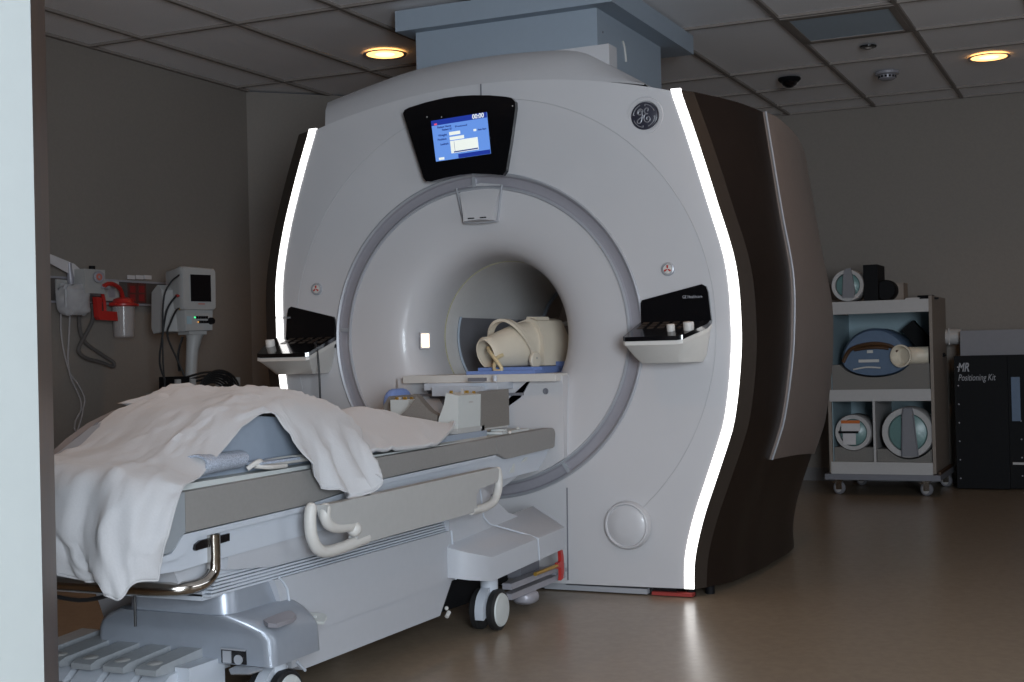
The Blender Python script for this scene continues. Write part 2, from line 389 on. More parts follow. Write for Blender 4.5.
b = B(); loft(b, [ellring(.345, .35, 6.885), ellring(.37, .375, 7.1), ellring(.42, .42, 7.30)], caps=False); obj('rear_mouth', b, m_silver, scan)
def arcp(r, y, a0_, a1_): return [V((RX+r*math.cos(math.radians(a0_+(a1_-a0_)*i/16)), y, RZ+r*math.sin(math.radians(a0_+(a1_-a0_)*i/16)))) for i in range(17)]
b = B(); loft(b, [arcp(.335, 5.86, 163, 214)+arcp(.345, 5.86, 214, 163), arcp(.332, 6.88, 163, 214)+arcp(.345, 6.88, 214, 163)]); ip = obj('inner_panel', b, m_padgrey, scan)
b = B(); tube(b, arcp(.333, 5.855, 162, 214), .006, 8, 1); obj('panel_edge', b, m_duct, ip)
# side shell lofts
ST = [(0, (0, 0, 0), 2.158), (.06, (.065, .07, .06), 2.155), (.3, (.16, .085, .09), 2.135), (.5, (.235, .092, .11), 2.112), (.66, (.262, .10, .125), 2.10), (.95, (.285, .107, .13), 2.06),
      (1.2, (.285, .108, .13), 2.00), (1.41, (.25, .085, .11), 1.94), (1.62, (.12, .0, .03), 1.88), (1.78, (-.06, -.10, -.08), 1.80), (1.86, (-.24, -.27, -.22), 1.72)]
def station(i, extra=0):
    dy, ad, zt = ST[i]; k = max(0, 1-dy/.3)
    o_ = outline(0, 0, ad, zt, .036 if i < 2 else .03, .05)
    q = .022 if i == 1 else 0
    return [V((p.x+(extra-q if p.x > CX else -extra-q*1.6), G+dy+(p.y-G)*k, p.z)) for p in o_]
SR = [station(i) for i in range(len(ST))]
b = B(); loft(b, [outline(-.0, .0, arch=.05, zb=.036), SR[1]], caps=False); obj('corner_bezel', b, m_bezel, scan)
back = []
for p in SR[-1]:
    a = math.atan2(p.z-RZ, p.x-RX); back.append(V((RX+.42*math.cos(a), 7.30, RZ+.42*math.sin(a))))
def fine(rr):
    out = []
    N = len(rr)
    for i in range(N-1):
        for k in range(4):
            t = k/4; out.append([.5*((2*rr[i][j])+(rr[i+1][j]-rr[max(i-1, 0)][j])*t+(2*rr[max(i-1, 0)][j]-5*rr[i][j]+4*rr[i+1][j]-rr[min(i+2, N-1)][j])*t*t+(3*rr[i][j]-rr[max(i-1, 0)][j]-3*rr[i+1][j]+rr[min(i+2, N-1)][j])*t**3) for j in range(len(rr[i]))])
    out.append(rr[-1]); return out
FR = fine(SR[1:])
b = B(); loft(b, FR, caps=False); obj('side_shell', b, m_brown, scan, angle=50)
b = B(); loft(b, [SR[-1], back], caps=False); obj('rear_cover', b, m_white2, scan)
# light strips
def stripmesh(sgn):
    b = B(); A = []; 
    for i in range(60):
        z = .036+(2.165-.036)*i/59; w = lerp(HW, min(z, 2.158)); w += lx(z) if sgn < 0 else 0; x0 = CX+sgn*(w-.041); x1 = CX+sgn*(w+.001)
        A.append([V((x0, yf(x0, z)-.004, z)), V((x1, yf(x1, z)-.004, z)), V((x1, yf(x1, z)+.012, z)), V((x0, yf(x0, z)+.012, z))])
    loft(b, A); return b
obj('light_strip', stripmesh(1), m_glow, scan, angle=60); obj('light_strip', stripmesh(-1), m_glow, scan, angle=60)
# silver side panels laid over the shell
def silver(sgn):
    rr = []; n1, n2 = 44, 40
    lo, hi = 11, 44
    ids = list(range(lo, hi+1)) if sgn > 0 else [n1+n2+(44-k) for k in range(lo, hi+1)]
    st = [r for r in FR if 5.93 < r[20].y < 7.1]
    b = B()
    outs = [[V((p.x+sgn*.012, p.y, p.z)) for p in (r[k] for k in ids)] for r in st]
    ins = [[V((p.x-sgn*.01, p.y, p.z)) for p in (r[k] for k in ids)] for r in st]
    loft(b, [o_+i_[::-1] for o_, i_ in zip(outs, ins)]); return b, outs[0]
for sgn in (1, -1):
    b, edge = silver(sgn); o = obj('silver_panel', b, m_silver, scan, angle=50)
    b = B(); tube(b, [p+V((sgn*.002, -.002, 0)) for p in edge], .0045, n=6, k=1); obj('panel_edge', b, m_edge, o)
# top cover between front arc and the raised rear arc
N = 40
def resample(pts, n):
    pts = [V(p) for p in pts]; L = [0]
    for i in range(1, len(pts)): L.append(L[-1]+(pts[i]-pts[i-1]).length)
    out = []
    for k in range(n):
        s = L[-1]*k/(n-1); i = 1
        while i < len(L)-1 and L[i] < s: i += 1
        out.append(pts[i-1].lerp(pts[i], (s-L[i-1])/max(L[i]-L[i-1], 1e-9)))
    return out
ztop = lambda x: 2.158+.12*(1-((x-CX)/.938)**2)
fa = [V((x, yf(x, ztop(x))+.004, ztop(x)-.006)) for x in [-3.50+1.62*i/(N-1) for i in range(N)]]
RY = 5.60; rk = RY/5.72
ra = resample(cat([(x*rk, RY, 1.05+(z-1.05)*rk) for x, z in ((-3.627, 2.338), (-3.375, 2.397), (-3.126, 2.444), (-2.85, 2.462), (-2.57, 2.462), (-2.3, 2.44), (-2.15, 2.37), (-1.981, 2.262), (-1.90, 2.17))], 8), N)
mid = [a.lerp(c, .5)+V((0, -.012, .018)) for a, c in zip(fa, ra)]
far = [V((p.x, 5.95, p.z)) for p in ra]
b = B(); loft(b, [fa, [a.lerp(c, .12)+V((0, -.003, .012)) for a, c in zip(fa, ra)], mid, [p+V((0, -.012, -.004)) for p in ra], ra, far, [V((p.x, 5.96, 2.0)) for p in ra]], closed=False)
# end cap at left
b.verts.ensure_lookup_table()
obj('top_cover', b, m_white2, scan, angle=30)
b = B(); prism(b, [fa[0], ra[0], (ra[0].x, 5.95, ra[0].z), (ra[0].x, 5.95, 1.95), (-3.50, 5.55, 2.05)], (.02, 0, 0)); obj('top_cover_end', b, m_white2, scan)
b = B(); bx(b, -2.5, -2.118, 5.70, 5.80, 2.25, 2.448, .02, 3); obj('shoulder_block', b, m_white2, scan)
# base plinth
b = B(); bx(b, -3.45, -1.80, 5.50, 7.2, 0, .06); obj('plinth', b, m_dark, scan)
b = B(); bx(b, -3.5, -2.30, G+.03, G+.08, .01, .036, .004); bx(b, -2.40, -1.92, G+.028, G+.08, .006, .028, .003); obj('kick_rail', b, m_edge, scan)
b = B(); bx(b, -1.90, -1.72, G+.03, G+.075, .004, .018, .002); obj('red_foot_strip', b, m_redd, scan, label='dark red strip at the foot of the cover')
for x, y in ((-1.74, 5.52), (-1.68, 5.60)):
    b = B(); cyl(b, (x, y, 0), (x, y, .035), .02); obj('levelling_foot', b, m_matblack, scan)
# alignment housing under the ring top
b = B(); y0 = G-.0
prof_o = [(-2.763, 1.822), (-2.66, 1.834), (-2.558, 1.82)]
loft(b, [[V((-2.765, y0+.01, 1.81)), V((-2.66, y0+.01, 1.83)), V((-2.555, y0+.01, 1.815))],
         [V((-2.75, y0-.018, 1.76)), V((-2.66, y0-.010, 1.77)), V((-2.562, y0-.018, 1.76))],
         [V((-2.725, y0-.045, 1.68)), V((-2.655, y0-.038, 1.69)), V((-2.575, y0-.045, 1.68))],
         [V((-2.725, y0-.045, 1.655)), V((-2.655, y0-.04, 1.66)), V((-2.575, y0-.045, 1.652))],
         [V((-2.725, y0+.02, 1.65)), V((-2.655, y0+.02, 1.655)), V((-2.575, y0+.02, 1.648))]], closed=False)
prism(b, [(-2.765, y0+.012, 1.81), (-2.75, y0-.018, 1.76), (-2.725, y0-.045, 1.68), (-2.725, y0-.045, 1.655), (-2.725, y0+.03, 1.65)], (.012, 0, 0))
prism(b, [(-2.555, y0+.012, 1.81), (-2.562, y0-.018, 1.76), (-2.575, y0-.045, 1.68), (-2.575, y0-.045, 1.652), (-2.575, y0+.03, 1.648)], (-.012, 0, 0))
lh = obj('laser_housing', b, m_white, scan)
b = B(); tube(b, [(-2.778, y0-.002, 1.812), (-2.735, y0-.016, 1.655)], .005, k=1); tube(b, [(-2.548, y0-.002, 1.812), (-2.566, y0-.016, 1.65)], .005, k=1); tube(b, [(-2.735, y0-.02, 1.652), (-2.655, y0-.03, 1.645), (-2.566, y0-.02, 1.648)], .004)
obj('housing_edge', b, m_edge, lh)
for x in (-2.70, -2.64):
    b = B(); bx(b, x, x+.03, y0-.047, y0-.03, 1.664, 1.669); obj('laser_slot', b, m_dark, lh)
# plug cap lower right
b = B(); lathe(b, [(.106, -.002), (.102, .012), (.098, .024), (.092, .026), (.087, .018), (.082, .022), (.04, .028), (.001, .029)], (-1.99, G, .305), (0, -1, 0), 48, cap=False); obj('service_cap', b, m_white, scan)
# stop buttons
for x, z in ((-1.78, 1.396), (-3.541, 1.386)):
    b = B(); lathe(b, [(.030, -.002), (.028, .008), (.022, .010), (.021, .004), (.001, .004)], (x, yf(x, z), z), (0, -1, 0), 32, cap=False); sb = obj('stop_button', b, m_edge, scan)
    b = B(); lathe(b, [(.0205, .003), (.020, .008), (.001, .010)], (x, yf(x, z), z), (0, -1, 0), 32, cap=False); obj('button_face', b, m_offwhite, sb)
    b = B()
    for a in (90, 210, 330):
        a = math.radians(a); n_ = V((-math.sin(a), 0, math.cos(a)))*.004; d = V((math.cos(a), 0, math.sin(a)))
        c = V((x, yf(x, z)-.0115, z)); prism(b, [c+d*.003-n_*.6, c+d*.016-n_, c+d*.016+n_, c+d*.003+n_*.6], (0, .003, 0))
    obj('red_mark', b, m_red, sb)
# lamp in the mouth
a0 = V((-3.01, 5.535, 1.125)); b = B(); bx(b, -.003, .004, -.019, .019, -.032, .032, .002, mtx=Matrix.Translation(a0) @ Matrix.Rotation(math.radians(-38), 4, 'Z')); bl = obj('bore_lamp', b, m_slot, scan)
b = B(); bx(b, -.006, .000, -.026, .026, -.040, .040, .003, mtx=Matrix.Translation(a0) @ Matrix.Rotation(math.radians(-38), 4, 'Z')); obj('lamp_bezel', b, m_edge, bl)
# blue end panel and rear items inside the bore
b = B(); pts = [V((RX+.30*math.cos(math.radians(a)), 0, RZ+.30*math.sin(math.radians(a)))) for a in range(150, 250, 6)]
# badge
t = scan
b = B(); cx, cz = -1.871, 2.057; yb = yf(cx, cz)
lathe(b, [(.083, .0), (.080, .006), (.066, .006), (.062, .001)], (cx, yb, cz), (0, -1, 0), 48, cap=False); obj('badge_rim', b, m_white, scan)
b = B(); lathe(b, [(.060, -.002), (.059, .010), (.056, .012), (.001, .012)], (cx, yb, cz), (0, -1, 0), 48, cap=False); bd = obj('badge', b, m_badge, scan)
b = B(); yq = yb-.0125
def bp(u, v): return (cx+u*.01, yq, cz+v*.01)
tube(b, [bp(-3.0, .9), bp(-2.6, 2.4), bp(-1.5, 3.0), bp(-.6, 2.2), bp(-1.2, .9), bp(-2.3, .6), bp(-2.6, 1.6), bp(-1.6, 2.3), bp(-.8, .8), bp(-1.0, -1.2), bp(-1.6, -2.8), bp(-2.9, -3.0), bp(-3.0, -1.8), bp(-1.6, -.8), bp(-.2, .2)], .0028, n=6)
tube(b, [bp(1.6, 1.7), bp(1.9, 2.8), bp(1.0, 3.2), bp(.2, 2.2), bp(.6, 1.0), bp(1.7, .7), bp(.6, .6), bp(-.1, -.6), bp(.2, -2.2), bp(1.5, -2.9), bp(2.6, -2.0), bp(2.3, -.7), bp(1.3, -.7), bp(1.1, -1.6), bp(1.7, -1.8)], .0028, n=6)
for a in (20, 110, 200, 290):
    tube(b, [bp(4.9*math.cos(math.radians(a+q)), 4.9*math.sin(math.radians(a+q))) for q in range(0, 66, 8)]+[bp(4.2*math.cos(math.radians(a+62)), 4.2*math.sin(math.radians(a+62)))], .0020, n=6, k=1)
obj('badge_lettering', b, m_badgel, bd)
# display
yd = 5.37
dp = [(403, 113.5), (404.5, 110), (408.8, 107.6), (425, 102.5), (444, 98), (458, 96), (473, 95.2), (490, 95.3), (505.6, 96.6), (511.5, 97.8), (515, 101.7), (515.3, 108), (511, 140), (505.8, 171), (502.6, 175.3), (490, 174.2), (473, 173.6), (458.6, 175.3), (444, 178), (431, 181.6), (426, 181.5), (423.5, 178)]
pts = [P(x, y, Y=yd) for x, y in dp]
b = B(); prism(b, pts, (0, .028, 0), .006, 3); disp = obj('display_panel', b, m_black, scan)
b = B(); cc = sum(pts, V())/len(pts); prism(b, [cc+(p-cc)*.82+V((0, .026, 0)) for p in pts], (0, .06, 0)); obj('display_mount', b, m_white2, disp)
q = [P(x, y, Y=yd-.004) for x, y in ((431, 121), (486.5, 112), (490.5, 153.5), (436, 161.5))]   # TL TR BR BL
def sc(u, v, d=0):
    a = q[0].lerp(q[1], u); c = q[3].lerp(q[2], u); r = a.lerp(c, v); return V((r.x, yd-.004-d, r.z))
def srect(u0, v0, u1, v1, m, name, d=.0006):
    b = B(); prism(b, [sc(u0, v0, d), sc(u1, v0, d), sc(u1, v1, d), sc(u0, v1, d)], (0, .0004+d*.5, 0)); return obj(name, b, m, screen)
b = B(); prism(b, [sc(0, 0), sc(1, 0), sc(1, 1), sc(0, 1)], (0, .006, 0)); screen = obj('screen', b, m_scr, disp)
ORG[screen.name] = ORG[disp.name]
srect(0, 0, 1, .13, m_navy, 'title_bar'); srect(.42, .90, 1, 1, m_navy, 'status_bar')
srect(.06, .92, .16, .98, m_scrw, 'status_button'); srect(.30, .34, .50, .42, m_scrw, 'entry_field'); srect(.30, .46, .56, .54, m_scrw, 'entry_field')
srect(.30, .56, .80, .86, m_scrw, 'chart_area'); srect(.74, .36, .79, .41, m_scrw, 'check_box')
b = B(); prism(b, [sc(.37, .82, .0012), sc(.37, .58, .0012), sc(.375, .58, .0012), sc(.375, .82, .0012)], (0, .0006, 0)); prism(b, [sc(.35, .82, .0012), sc(.79, .815, .0012), sc(.79, .845, .0012), sc(.35, .85, .0012)], (0, .0006, 0)); obj('chart_axis', b, m_scrt, screen)
srect(.05, .08, .10, .12, m_scrr, 'alert_icon', .001)
tl = math.atan2((q[1]-q[0]).z, (q[1]-q[0]).x)
def stext(s, u, v, size, m, width=None):
    p = sc(u, v, .0014); o = text('lettering', s, size, p, m, screen, rot=(PI/2, -tl, 0), ext=.0003, width=width, bold=.0004)
stext('00:00', .74, .115, .030, m_scrw, .058)
stext('Patient Name', .10, .21, .013, m_scrt, .07); stext('Patient ID', .18, .285, .013, m_scrt, .05)
stext('Protocol', .42, .25, .011, m_scrt, .06); stext('Weight', .10, .41, .013, m_scrt, .045); stext('Auto Start', .82, .41, .011, m_scrt, .042)
stext('Position', .08, .51, .013, m_scrt, .045); stext('Landmark', .12, .63, .013, m_scrt, .042)
b = B(); ell(b, P(512.5, 106, Y=yd-.001), (.003, .003, .003), 8, 6); ell(b, P(427, 117, Y=yd-.001), (.003, .002, .003), 8, 6); ell(b, P(441.5, 117, Y=yd-.004), (.003, .002, .003), 8, 6); obj('indicator_dots', b, m_offwhite, disp)
# consoles
def console(sg, xo, zo=0):
    def X(x): return x if sg > 0 else -3.44-(x+1.90)*1.12
    yb = G-.003
    def zk(y): return 1.092+zo+(y-5.215)*.30
    bp_ = [(-1.902, 1.12), (-1.902, 1.255), (-1.895, 1.268), (-1.63, 1.325), (-1.612, 1.315), (-1.604, 1.29), (-1.592, 1.17), (-1.61, 1.12)]
    b = B(); prism(b, [(X(x), yb-.012, z+zo) for x, z in [((x if sg > 0 else -1.90+(x+1.90)*.80), z) for x, z in bp_]], (0, .014, 0), .003); k = obj('control_console', b, m_black, scan)
    pl = [(-1.905, yb), (-1.912, 5.225), (-1.90, 5.215), (-1.68, 5.215), (-1.655, 5.225), (-1.595, 5.37), (-1.595, yb)]
    if sg < 0: pl = [(a, e if e > 5.3 else e-.04) for a, e in pl]
    b = B(); prism(b, [(X(x), y, zk(y)) for x, y in pl], (0, 0, .018), .004); obj('keypad', b, m_black, k)
    b = B(); prism(b, [(X(x), y+.003, zk(y)-.017) for x, y in pl], (0, 0, .0165), .004); obj('tray_rim', b, m_offwhite, k)
    bot = [(-1.86, yb), (-1.86, 5.30), (-1.85, 5.29), (-1.70, 5.29), (-1.68, 5.30), (-1.635, 5.39), (-1.635, yb)]
    b = B(); loft(b, [[V((X(x), y, 1.0+zo)) for x, y in bot], [V((X(a*.4+c*.6), e*.4+f*.6, 1.03+zo)) for (a, e), (c, f) in zip(pl, bot)], [V((X(a*.93+c*.07), e*.93+f*.07, zk(e)-.015)) for (a, e), (c, f) in zip(pl, bot)]]); obj('console_housing', b, m_offwhite, k)
    for q, (x, y) in enumerate(((-1.725, 5.29), (-1.652, 5.30))):
        if sg < 0 and q == 0: continue
        b = B(); cyl(b, (X(x), y, zk(y)+.012), (X(x), y-.004, zk(y)+.045+.004*q), .017+.005*q, 20, .003); obj('jog_knob', b, m_offwhite, k)
    for i in range(5):
        for j in range(3):
            x, y = X(-1.875+i*.045), 5.33+j*.034
            b = B(); prism(b, [(x-.014, y, zk(y)+.0175), (x+.014, y, zk(y)+.0175), (x+.014, y+.022, zk(y+.022)+.0175), (x-.014, y+.022, zk(y+.022)+.0175)], (0, 0, .002)); obj('key', b, m_bezel, k)
    if sg > 0:
        b = B(); bx(b, X(-1.875), X(-1.79), yb-.02, yb-.013, 1.166, 1.169, .001); obj('amber_light', b, m_ledo, k)
    text('lettering', 'GE Healthcare', .018, (X(-1.715) if sg > 0 else X(-1.60)+.005, yb-.0125, 1.268+zo), m_label, k, width=.085)
console(1, 0); console(-1, -.105, -.018)
b = B(); tube(b, [(-3.50, 5.40, 1.13), (-3.47, 5.30, 1.125), (-3.43, 5.26, 1.09), (-3.42, 5.26, .9), (-3.43, 5.28, .3)], .005); obj('console_cable', b, m_cable, scan)

# docking bridge in the mouth
br = B()
bot = [(-3.06+.795*i/12, RZ-.668*math.sqrt(1-(min(.69, abs(-3.06+.795*i/12-RX))/.697)**2)+.002) for i in range(13)]
xz(br, 5.405, 5.50, [(-3.09, .952), (-3.09, .60)]+bot+[(-2.262, .952)], .004)
bx(br, -2.97, -2.33, 5.45, 6.85, .86, .93)
bridge = obj('table_bridge', br, m_white, scan)
b = B(); bx(b, -3.03, -2.27, 5.35, 6.85, .93, .963, .006); obj('bridge_deck', b, m_offwhite, bridge)
b = B()
for (x, z) in ((-2.345, .885),): lathe(b, [(.014, 0), (.012, .004), (.006, .004), (.001, .001)], (x, 5.405, z), (0, -1, 0), 20)
obj('bolt_head', b, m_seam, bridge)
b = B(); prism(b, [(-2.42, 5.401, .95), (-2.405, 5.401, .95), (-2.455, 5.401, .87), (-2.51, 5.401, .865), (-2.60, 5.401, .77), (-2.62, 5.401, .76), (-2.525, 5.401, .85), (-2.465, 5.401, .858)], (0, .01, 0)); obj('bridge_groove', b, m_seam, bridge)
b = B(); prism(b, [(-2.96, 5.401, .95), (-2.945, 5.401, .95), (-2.90, 5.401, .87), (-2.84, 5.401, .865), (-2.80, 5.401, .80), (-2.83, 5.401, .79), (-2.87, 5.401, .855), (-2.92, 5.401, .86)], (0, .01, 0)); obj('bridge_groove', b, m_seam, bridge)
b = B(); bx(b, -2.86, -2.50, 5.24, 5.41, .90, .93, .005); bx(b, -2.80, -2.56, 5.20, 5.30, .875, .915, .01); bx(b, -2.62, -2.56, 5.22, 5.26, .935, .95, .004); cyl(b, (-2.53, 5.28, .935), (-2.53, 5.28, .96), .01); obj('docking_latch', b, m_table, bridge)
b = B(); bx(b, -3.0, -2.45, 5.392, 5.406, .868, .880); bx(b, -2.63, -2.55, 5.215, 5.24, .937, .952, .003); obj('latch_gap', b, m_seam, bridge)
# ================================================================ PATIENT TABLE
XA, XB = -3.02, -2.30        # far and near sides
tab = empty('patient_table', 'long wheeled MRI patient table with taupe edge bands, docked at the scanner', 'patient table', (-2.66, 4.1, 0))
b = B(); bx(b, XA+.03, XB-.03, 2.83, 5.34, .66, .722, .01, 3); cr = obj('table_top', b, m_box, tab)
b = B(); bx(b, XA+.07, XB-.09, 2.86, 4.9, .715, .745, .012, 3); obj('mattress', b, m_pad, tab)
for (x0, x1, s) in ((XB-.045, XB, 1), (XA, XA+.045, -1)):
    b = B(); yz(b, x0, x1, [(2.875, .705), (3.9, .716), (4.80, .722), (4.80, .657), (4.2, .650), (3.9, .643), (3.44, .607), (2.875, .597)], .008, 3); bd_ = obj('edge_band', b, m_band, tab)
    b = B(); yz(b, x0, x1, [(4.803, .722), (5.36, .727), (5.385, .72), (5.398, .70), (5.385, .645), (5.365, .640), (4.895, .630), (4.86, .640), (4.803, .657)], .008, 3); obj('band_end', b, m_band, bd_)
    b = B(); yz(b, x0, x1, [(2.872, .705), (2.80, .698), (2.775, .66), (2.77, .555), (2.80, .552), (2.83, .565), (2.85, .588), (2.872, .597)], .006, 3); obj('band_cap', b, m_bandend, bd_)
b = B(); bx(b, XA+.03, XB-.03, 2.765, 2.84, .60, .70, .01, 3); obj('end_board', b, m_bandend, tab)
# light tray under the bands
b = B(); yz(b, XA+.03, XB-.02, [(2.77, .545), (2.82, .548), (2.85, .575), (2.90, .592), (3.44, .604), (3.9, .640), (4.84, .652), (4.90, .628), (5.37, .638), (5.33, .60), (5.25, .553), (4.80, .545), (3.0, .50), (2.87, .495), (2.77, .50)], .006, 3)
tray = obj('under_tray', b, m_table, tab)
b = B(); yz(b, XB-.025, XB-.004, [(2.87, .592), (3.44, .603), (3.93, .640), (4.80, .653), (4.80, .640), (3.96, .626), (3.46, .588), (2.93, .576), (2.90, .565), (2.88, .545), (2.84, .53), (2.78, .53), (2.78, .545), (2.82, .549), (2.84, .565)], .003); obj('trim_rail', b, m_table, tray)
b = B(); yz(b, XB-.022, XB-.012, [(2.925, .545), (2.93, .557), (2.95, .565), (3.08, .568), (3.08, .547), (2.93, .540)]); obj('hand_slot', b, m_dark, tray)
b = B(); yz(b, XB-.028, XB-.017, [(4.95, .566), (5.0, .566), (5.005, .60), (4.995, .602)]); yz(b, XB-.028, XB-.017, [(5.07, .60), (5.12, .603), (5.14, .618), (5.11, .618)]); obj('tray_slots', b, m_box, tray)
# lower casing between tray and bellows
b = B(); yz(b, XA+.06, XB-.045, [(2.87, .505), (5.20, .565), (4.9, .50), (4.6, .465), (2.9, .445)], .006); obj('lift_casing', b, m_table2, tab)
b = B(); yz(b, XB-.05, XB-.025, [(3.08, .465), (3.10, .545), (3.40, .55), (4.6, .56), (4.6, .455), (3.3, .44)], .006); obj('casing_panel', b, m_table2, tab)
b = B()
for k in range(7): bx(b, XA+.05+.004*k, XB-.02-.004*k, 3.00+.01*k, 4.62, .402+k*.0085, .408+k*.0085, .0025)
bx(b, XA+.08, XB-.05, 3.0, 4.6, .39, .465); obj('bellows', b, m_table, tab)
# side board with loop handles
for x0, x1, s in ((-2.238, -2.205, 1), (XA-.095, XA-.062, -1)):
    b = B(); yz(b, x0, x1, [(3.41, .612), (4.60, .622), (4.618, .615), (4.612, .575), (4.60, .566), (4.45, .556), (4.42, .53), (4.42, .50), (4.44, .475), (3.58, .468), (3.588, .50), (3.58, .53), (3.50, .53), (3.45, .545), (3.42, .57), (3.41, .60)], .006, 3)
    sb = obj('side_board', b, m_beige, tab)
    xm = (x0+x1)/2+.002*s
    b = B(); tube(b, [(xm, 3.352, .612), (xm, 3.345, .58), (xm, 3.35, .53), (xm, 3.38, .487), (xm, 3.43, .470), (xm, 3.52, .470), (xm, 3.66, .480)], .0185, 12); ell(b, (xm, 3.352, .611), (.0165, .0165, .0165), 12, 8); 
    obj('loop_handle', b, m_offwhite, sb)
    b = B(); tube(b, [(xm, 3.428, .60), (xm, 3.425, .575), (xm, 3.445, .55), (xm, 3.49, .535), (xm, 3.58, .528)], .0175, 12); ell(b, (xm+.003*s, 3.585, .518), (.024, .024, .024), 14, 10); ell(b, (xm, 3.428, .60), (.0175, .0175, .0175), 12, 8); obj('slot_edge', b, m_offwhite, sb)
    b = B(); tube(b, [(xm, 4.635, .605), (xm, 4.642, .575), (xm, 4.635, .535), (xm, 4.60, .497), (xm, 4.52, .480), (xm, 4.40, .481)], .0165, 12); ell(b, (xm, 4.633, .606), (.0165, .0165, .0165), 12, 8)
    obj('loop_handle', b, m_offwhite, sb)
    b = B(); bx(b, min(x0, x0+.0), x1-.02, 3.6, 3.66, .52, .60, .003) if s > 0 else None
    bx(b, x0-.05 if s > 0 else x1-.005, x0+.005 if s > 0 else x1+.09, 3.60, 3.66, .53, .575, .003); bx(b, x0-.05 if s > 0 else x1-.005, x0+.005 if s > 0 else x1+.09, 4.36, 4.42, .54, .58, .003); obj('board_bracket', b, m_seam, sb)
# skirt
b = B(); yz(b, XA+.005, XB-.005, [(3.28, .404), (4.40, .404), (4.425, .22), (3.36, .215)], .004); yz(b, XA+.012, XB-.012, [(3.34, .22), (4.42, .225), (4.315, .106), (3.42, .109), (3.40, .125), (3.37, .125), (3.37, .14)], .004); sk = obj('base_skirt', b, m_table2, tab)
b = B(); tube(b, [(XB-.002, 3.30, .408), (XB-.002, 3.34, .37), (XB, 3.35, .30), (XB-.002, 3.38, .29)], .004, 6, k=2); tube(b, [(XB-.003, 4.402, .404), (XB-.003, 4.428, .22)], .004, 6, k=1); tube(b, [(XB-.006, 3.39, .14), (XB-.006, 3.43, .106)], .005, 6, k=1); obj('skirt_edge', b, m_table, sk)
b = B(); lathe(b, [(.008, 0), (.006, .003), (.001, .004)], (XB-.005, 4.40, .335), (1, 0, 0), 12); obj('skirt_screw', b, m_edge, sk)
# fairing toward the scanner
b = B()
col = [(4.40, .404), (4.42, .548), (4.64, .556), (4.70, .53), (4.92, .41), (5.20, .335), (5.20, .24), (4.42, .24)]
yz(b, XA+.03, XB-.012, col, .006, 3)
for (xa, xb) in ((XB-.03, -2.185), (-3.135, XA+.03)):
    sx = 1 if xb == -2.185 else -1
    xi, xo = (xa, xb) if sx > 0 else (xb, xa)
    low = [V((xi, 4.37, .235)), V((xo-sx*.105, 4.37, .235)), V((xo-sx*.045, 4.40, .225)), V((xo, 4.50, .208)), V((xo, 5.205, .232)), V((xi, 5.205, .232))]
    hi = [V((xi, 4.37, .352)), V((xo-sx*.105, 4.37, .343)), V((xo-sx*.045, 4.40, .325)), V((xo, 4.50, .296)), V((xo, 5.205, .318)), V((xi, 5.205, .40))]
    hi2 = [V((xi, 4.385, .362)), V((xo-sx*.11, 4.385, .353)), V((xo-sx*.058, 4.415, .335)), V((xo-sx*.015, 4.51, .308)), V((xo-sx*.015, 5.20, .330)), V((xi, 5.20, .405))]
    loft(b, [low, hi, hi2])
fr = obj('end_fairing', b, m_table2, tab, angle=45)
b = B(); tube(b, [(XB-.010, 4.66, .555), (XB-.010, 4.69, .42), (-2.30, 4.72, .39), (-2.21, 4.90, .324), (-2.183, 4.92, .31), (-2.183, 4.93, .222)], .0035, 6, k=1); obj('fairing_edge', b, m_table, fr)
b = B(); yz(b, XA+.1, XB-.06, [(4.30, .10), (4.32, .25), (5.1, .25), (5.0, .12), (4.7, .09)], .004); yz(b, XA+.2, XB-.10, [(5.0, .12), (5.0, .24), (5.3, .24), (5.3, .14)], .004); obj('drive_box', b, m_matblack, tab)
b = B(); tube(b, [(-2.33, 4.40, .085), (-2.33, 4.42, .10)], .008, k=1); ell(b, (-2.335, 4.41, .115), (.008, .008, .008), 10, 6); obj('skirt_peg', b, m_offwhite, tab)
# casters
def caster(x, y, s, name='caster'):
    k = empty('tmp', '', '', (x, y, 0)); del k['label'], k['category']; k.name = name; ORG[k.name] = V((x, y, 0)); k.parent = tab; k.location = V((x, y, 0))-ORG[tab.name]
    r = .078
    for dx in (-.036, .036):
        b = B(); lathe(b, [(r-.03, -.016), (r-.008, -.016), (r, -.010), (r, .010), (r-.008, .016), (r-.03, .016)], (x+dx, y, r), (1, 0, 0), 36); obj('tyre', b, m_rubber, k)
    for dx, q in ((-.036, -1), (.036, 1)):
        b = B(); lathe(b, [(r-.014, 0), (r-.018, .006), (.02, .009), (.001, .010)], (x+dx+q*.0155, y, r), (q, 0, 0), 36); obj('wheel_disc', b, m_box, k)
    b = B(); A = []
    for i in range(13):
        a = math.radians(60+i*11.5); rr = r+.012
        A.append([V((x-.018, y+math.cos(a)*(r*.55), r+math.sin(a)*(r*.55))), V((x-.018, y+math.cos(a)*rr, r+math.sin(a)*rr)), V((x+.018, y+math.cos(a)*rr, r+math.sin(a)*rr)), V((x+.018, y+math.cos(a)*r*.55, r+math.sin(a)*r*.55))])
    loft(b, A); cyl(b, (x, y+.005, r*1.1), (x, y+.005, .235), .034, 24, .003); obj('fork', b, m_table, k)
    return k
caster(-2.262, 4.62, 1); caster(-3.06, 4.62, -1); caster(-2.285, 3.24, 1); caster(-2.86, 3.24, -1)
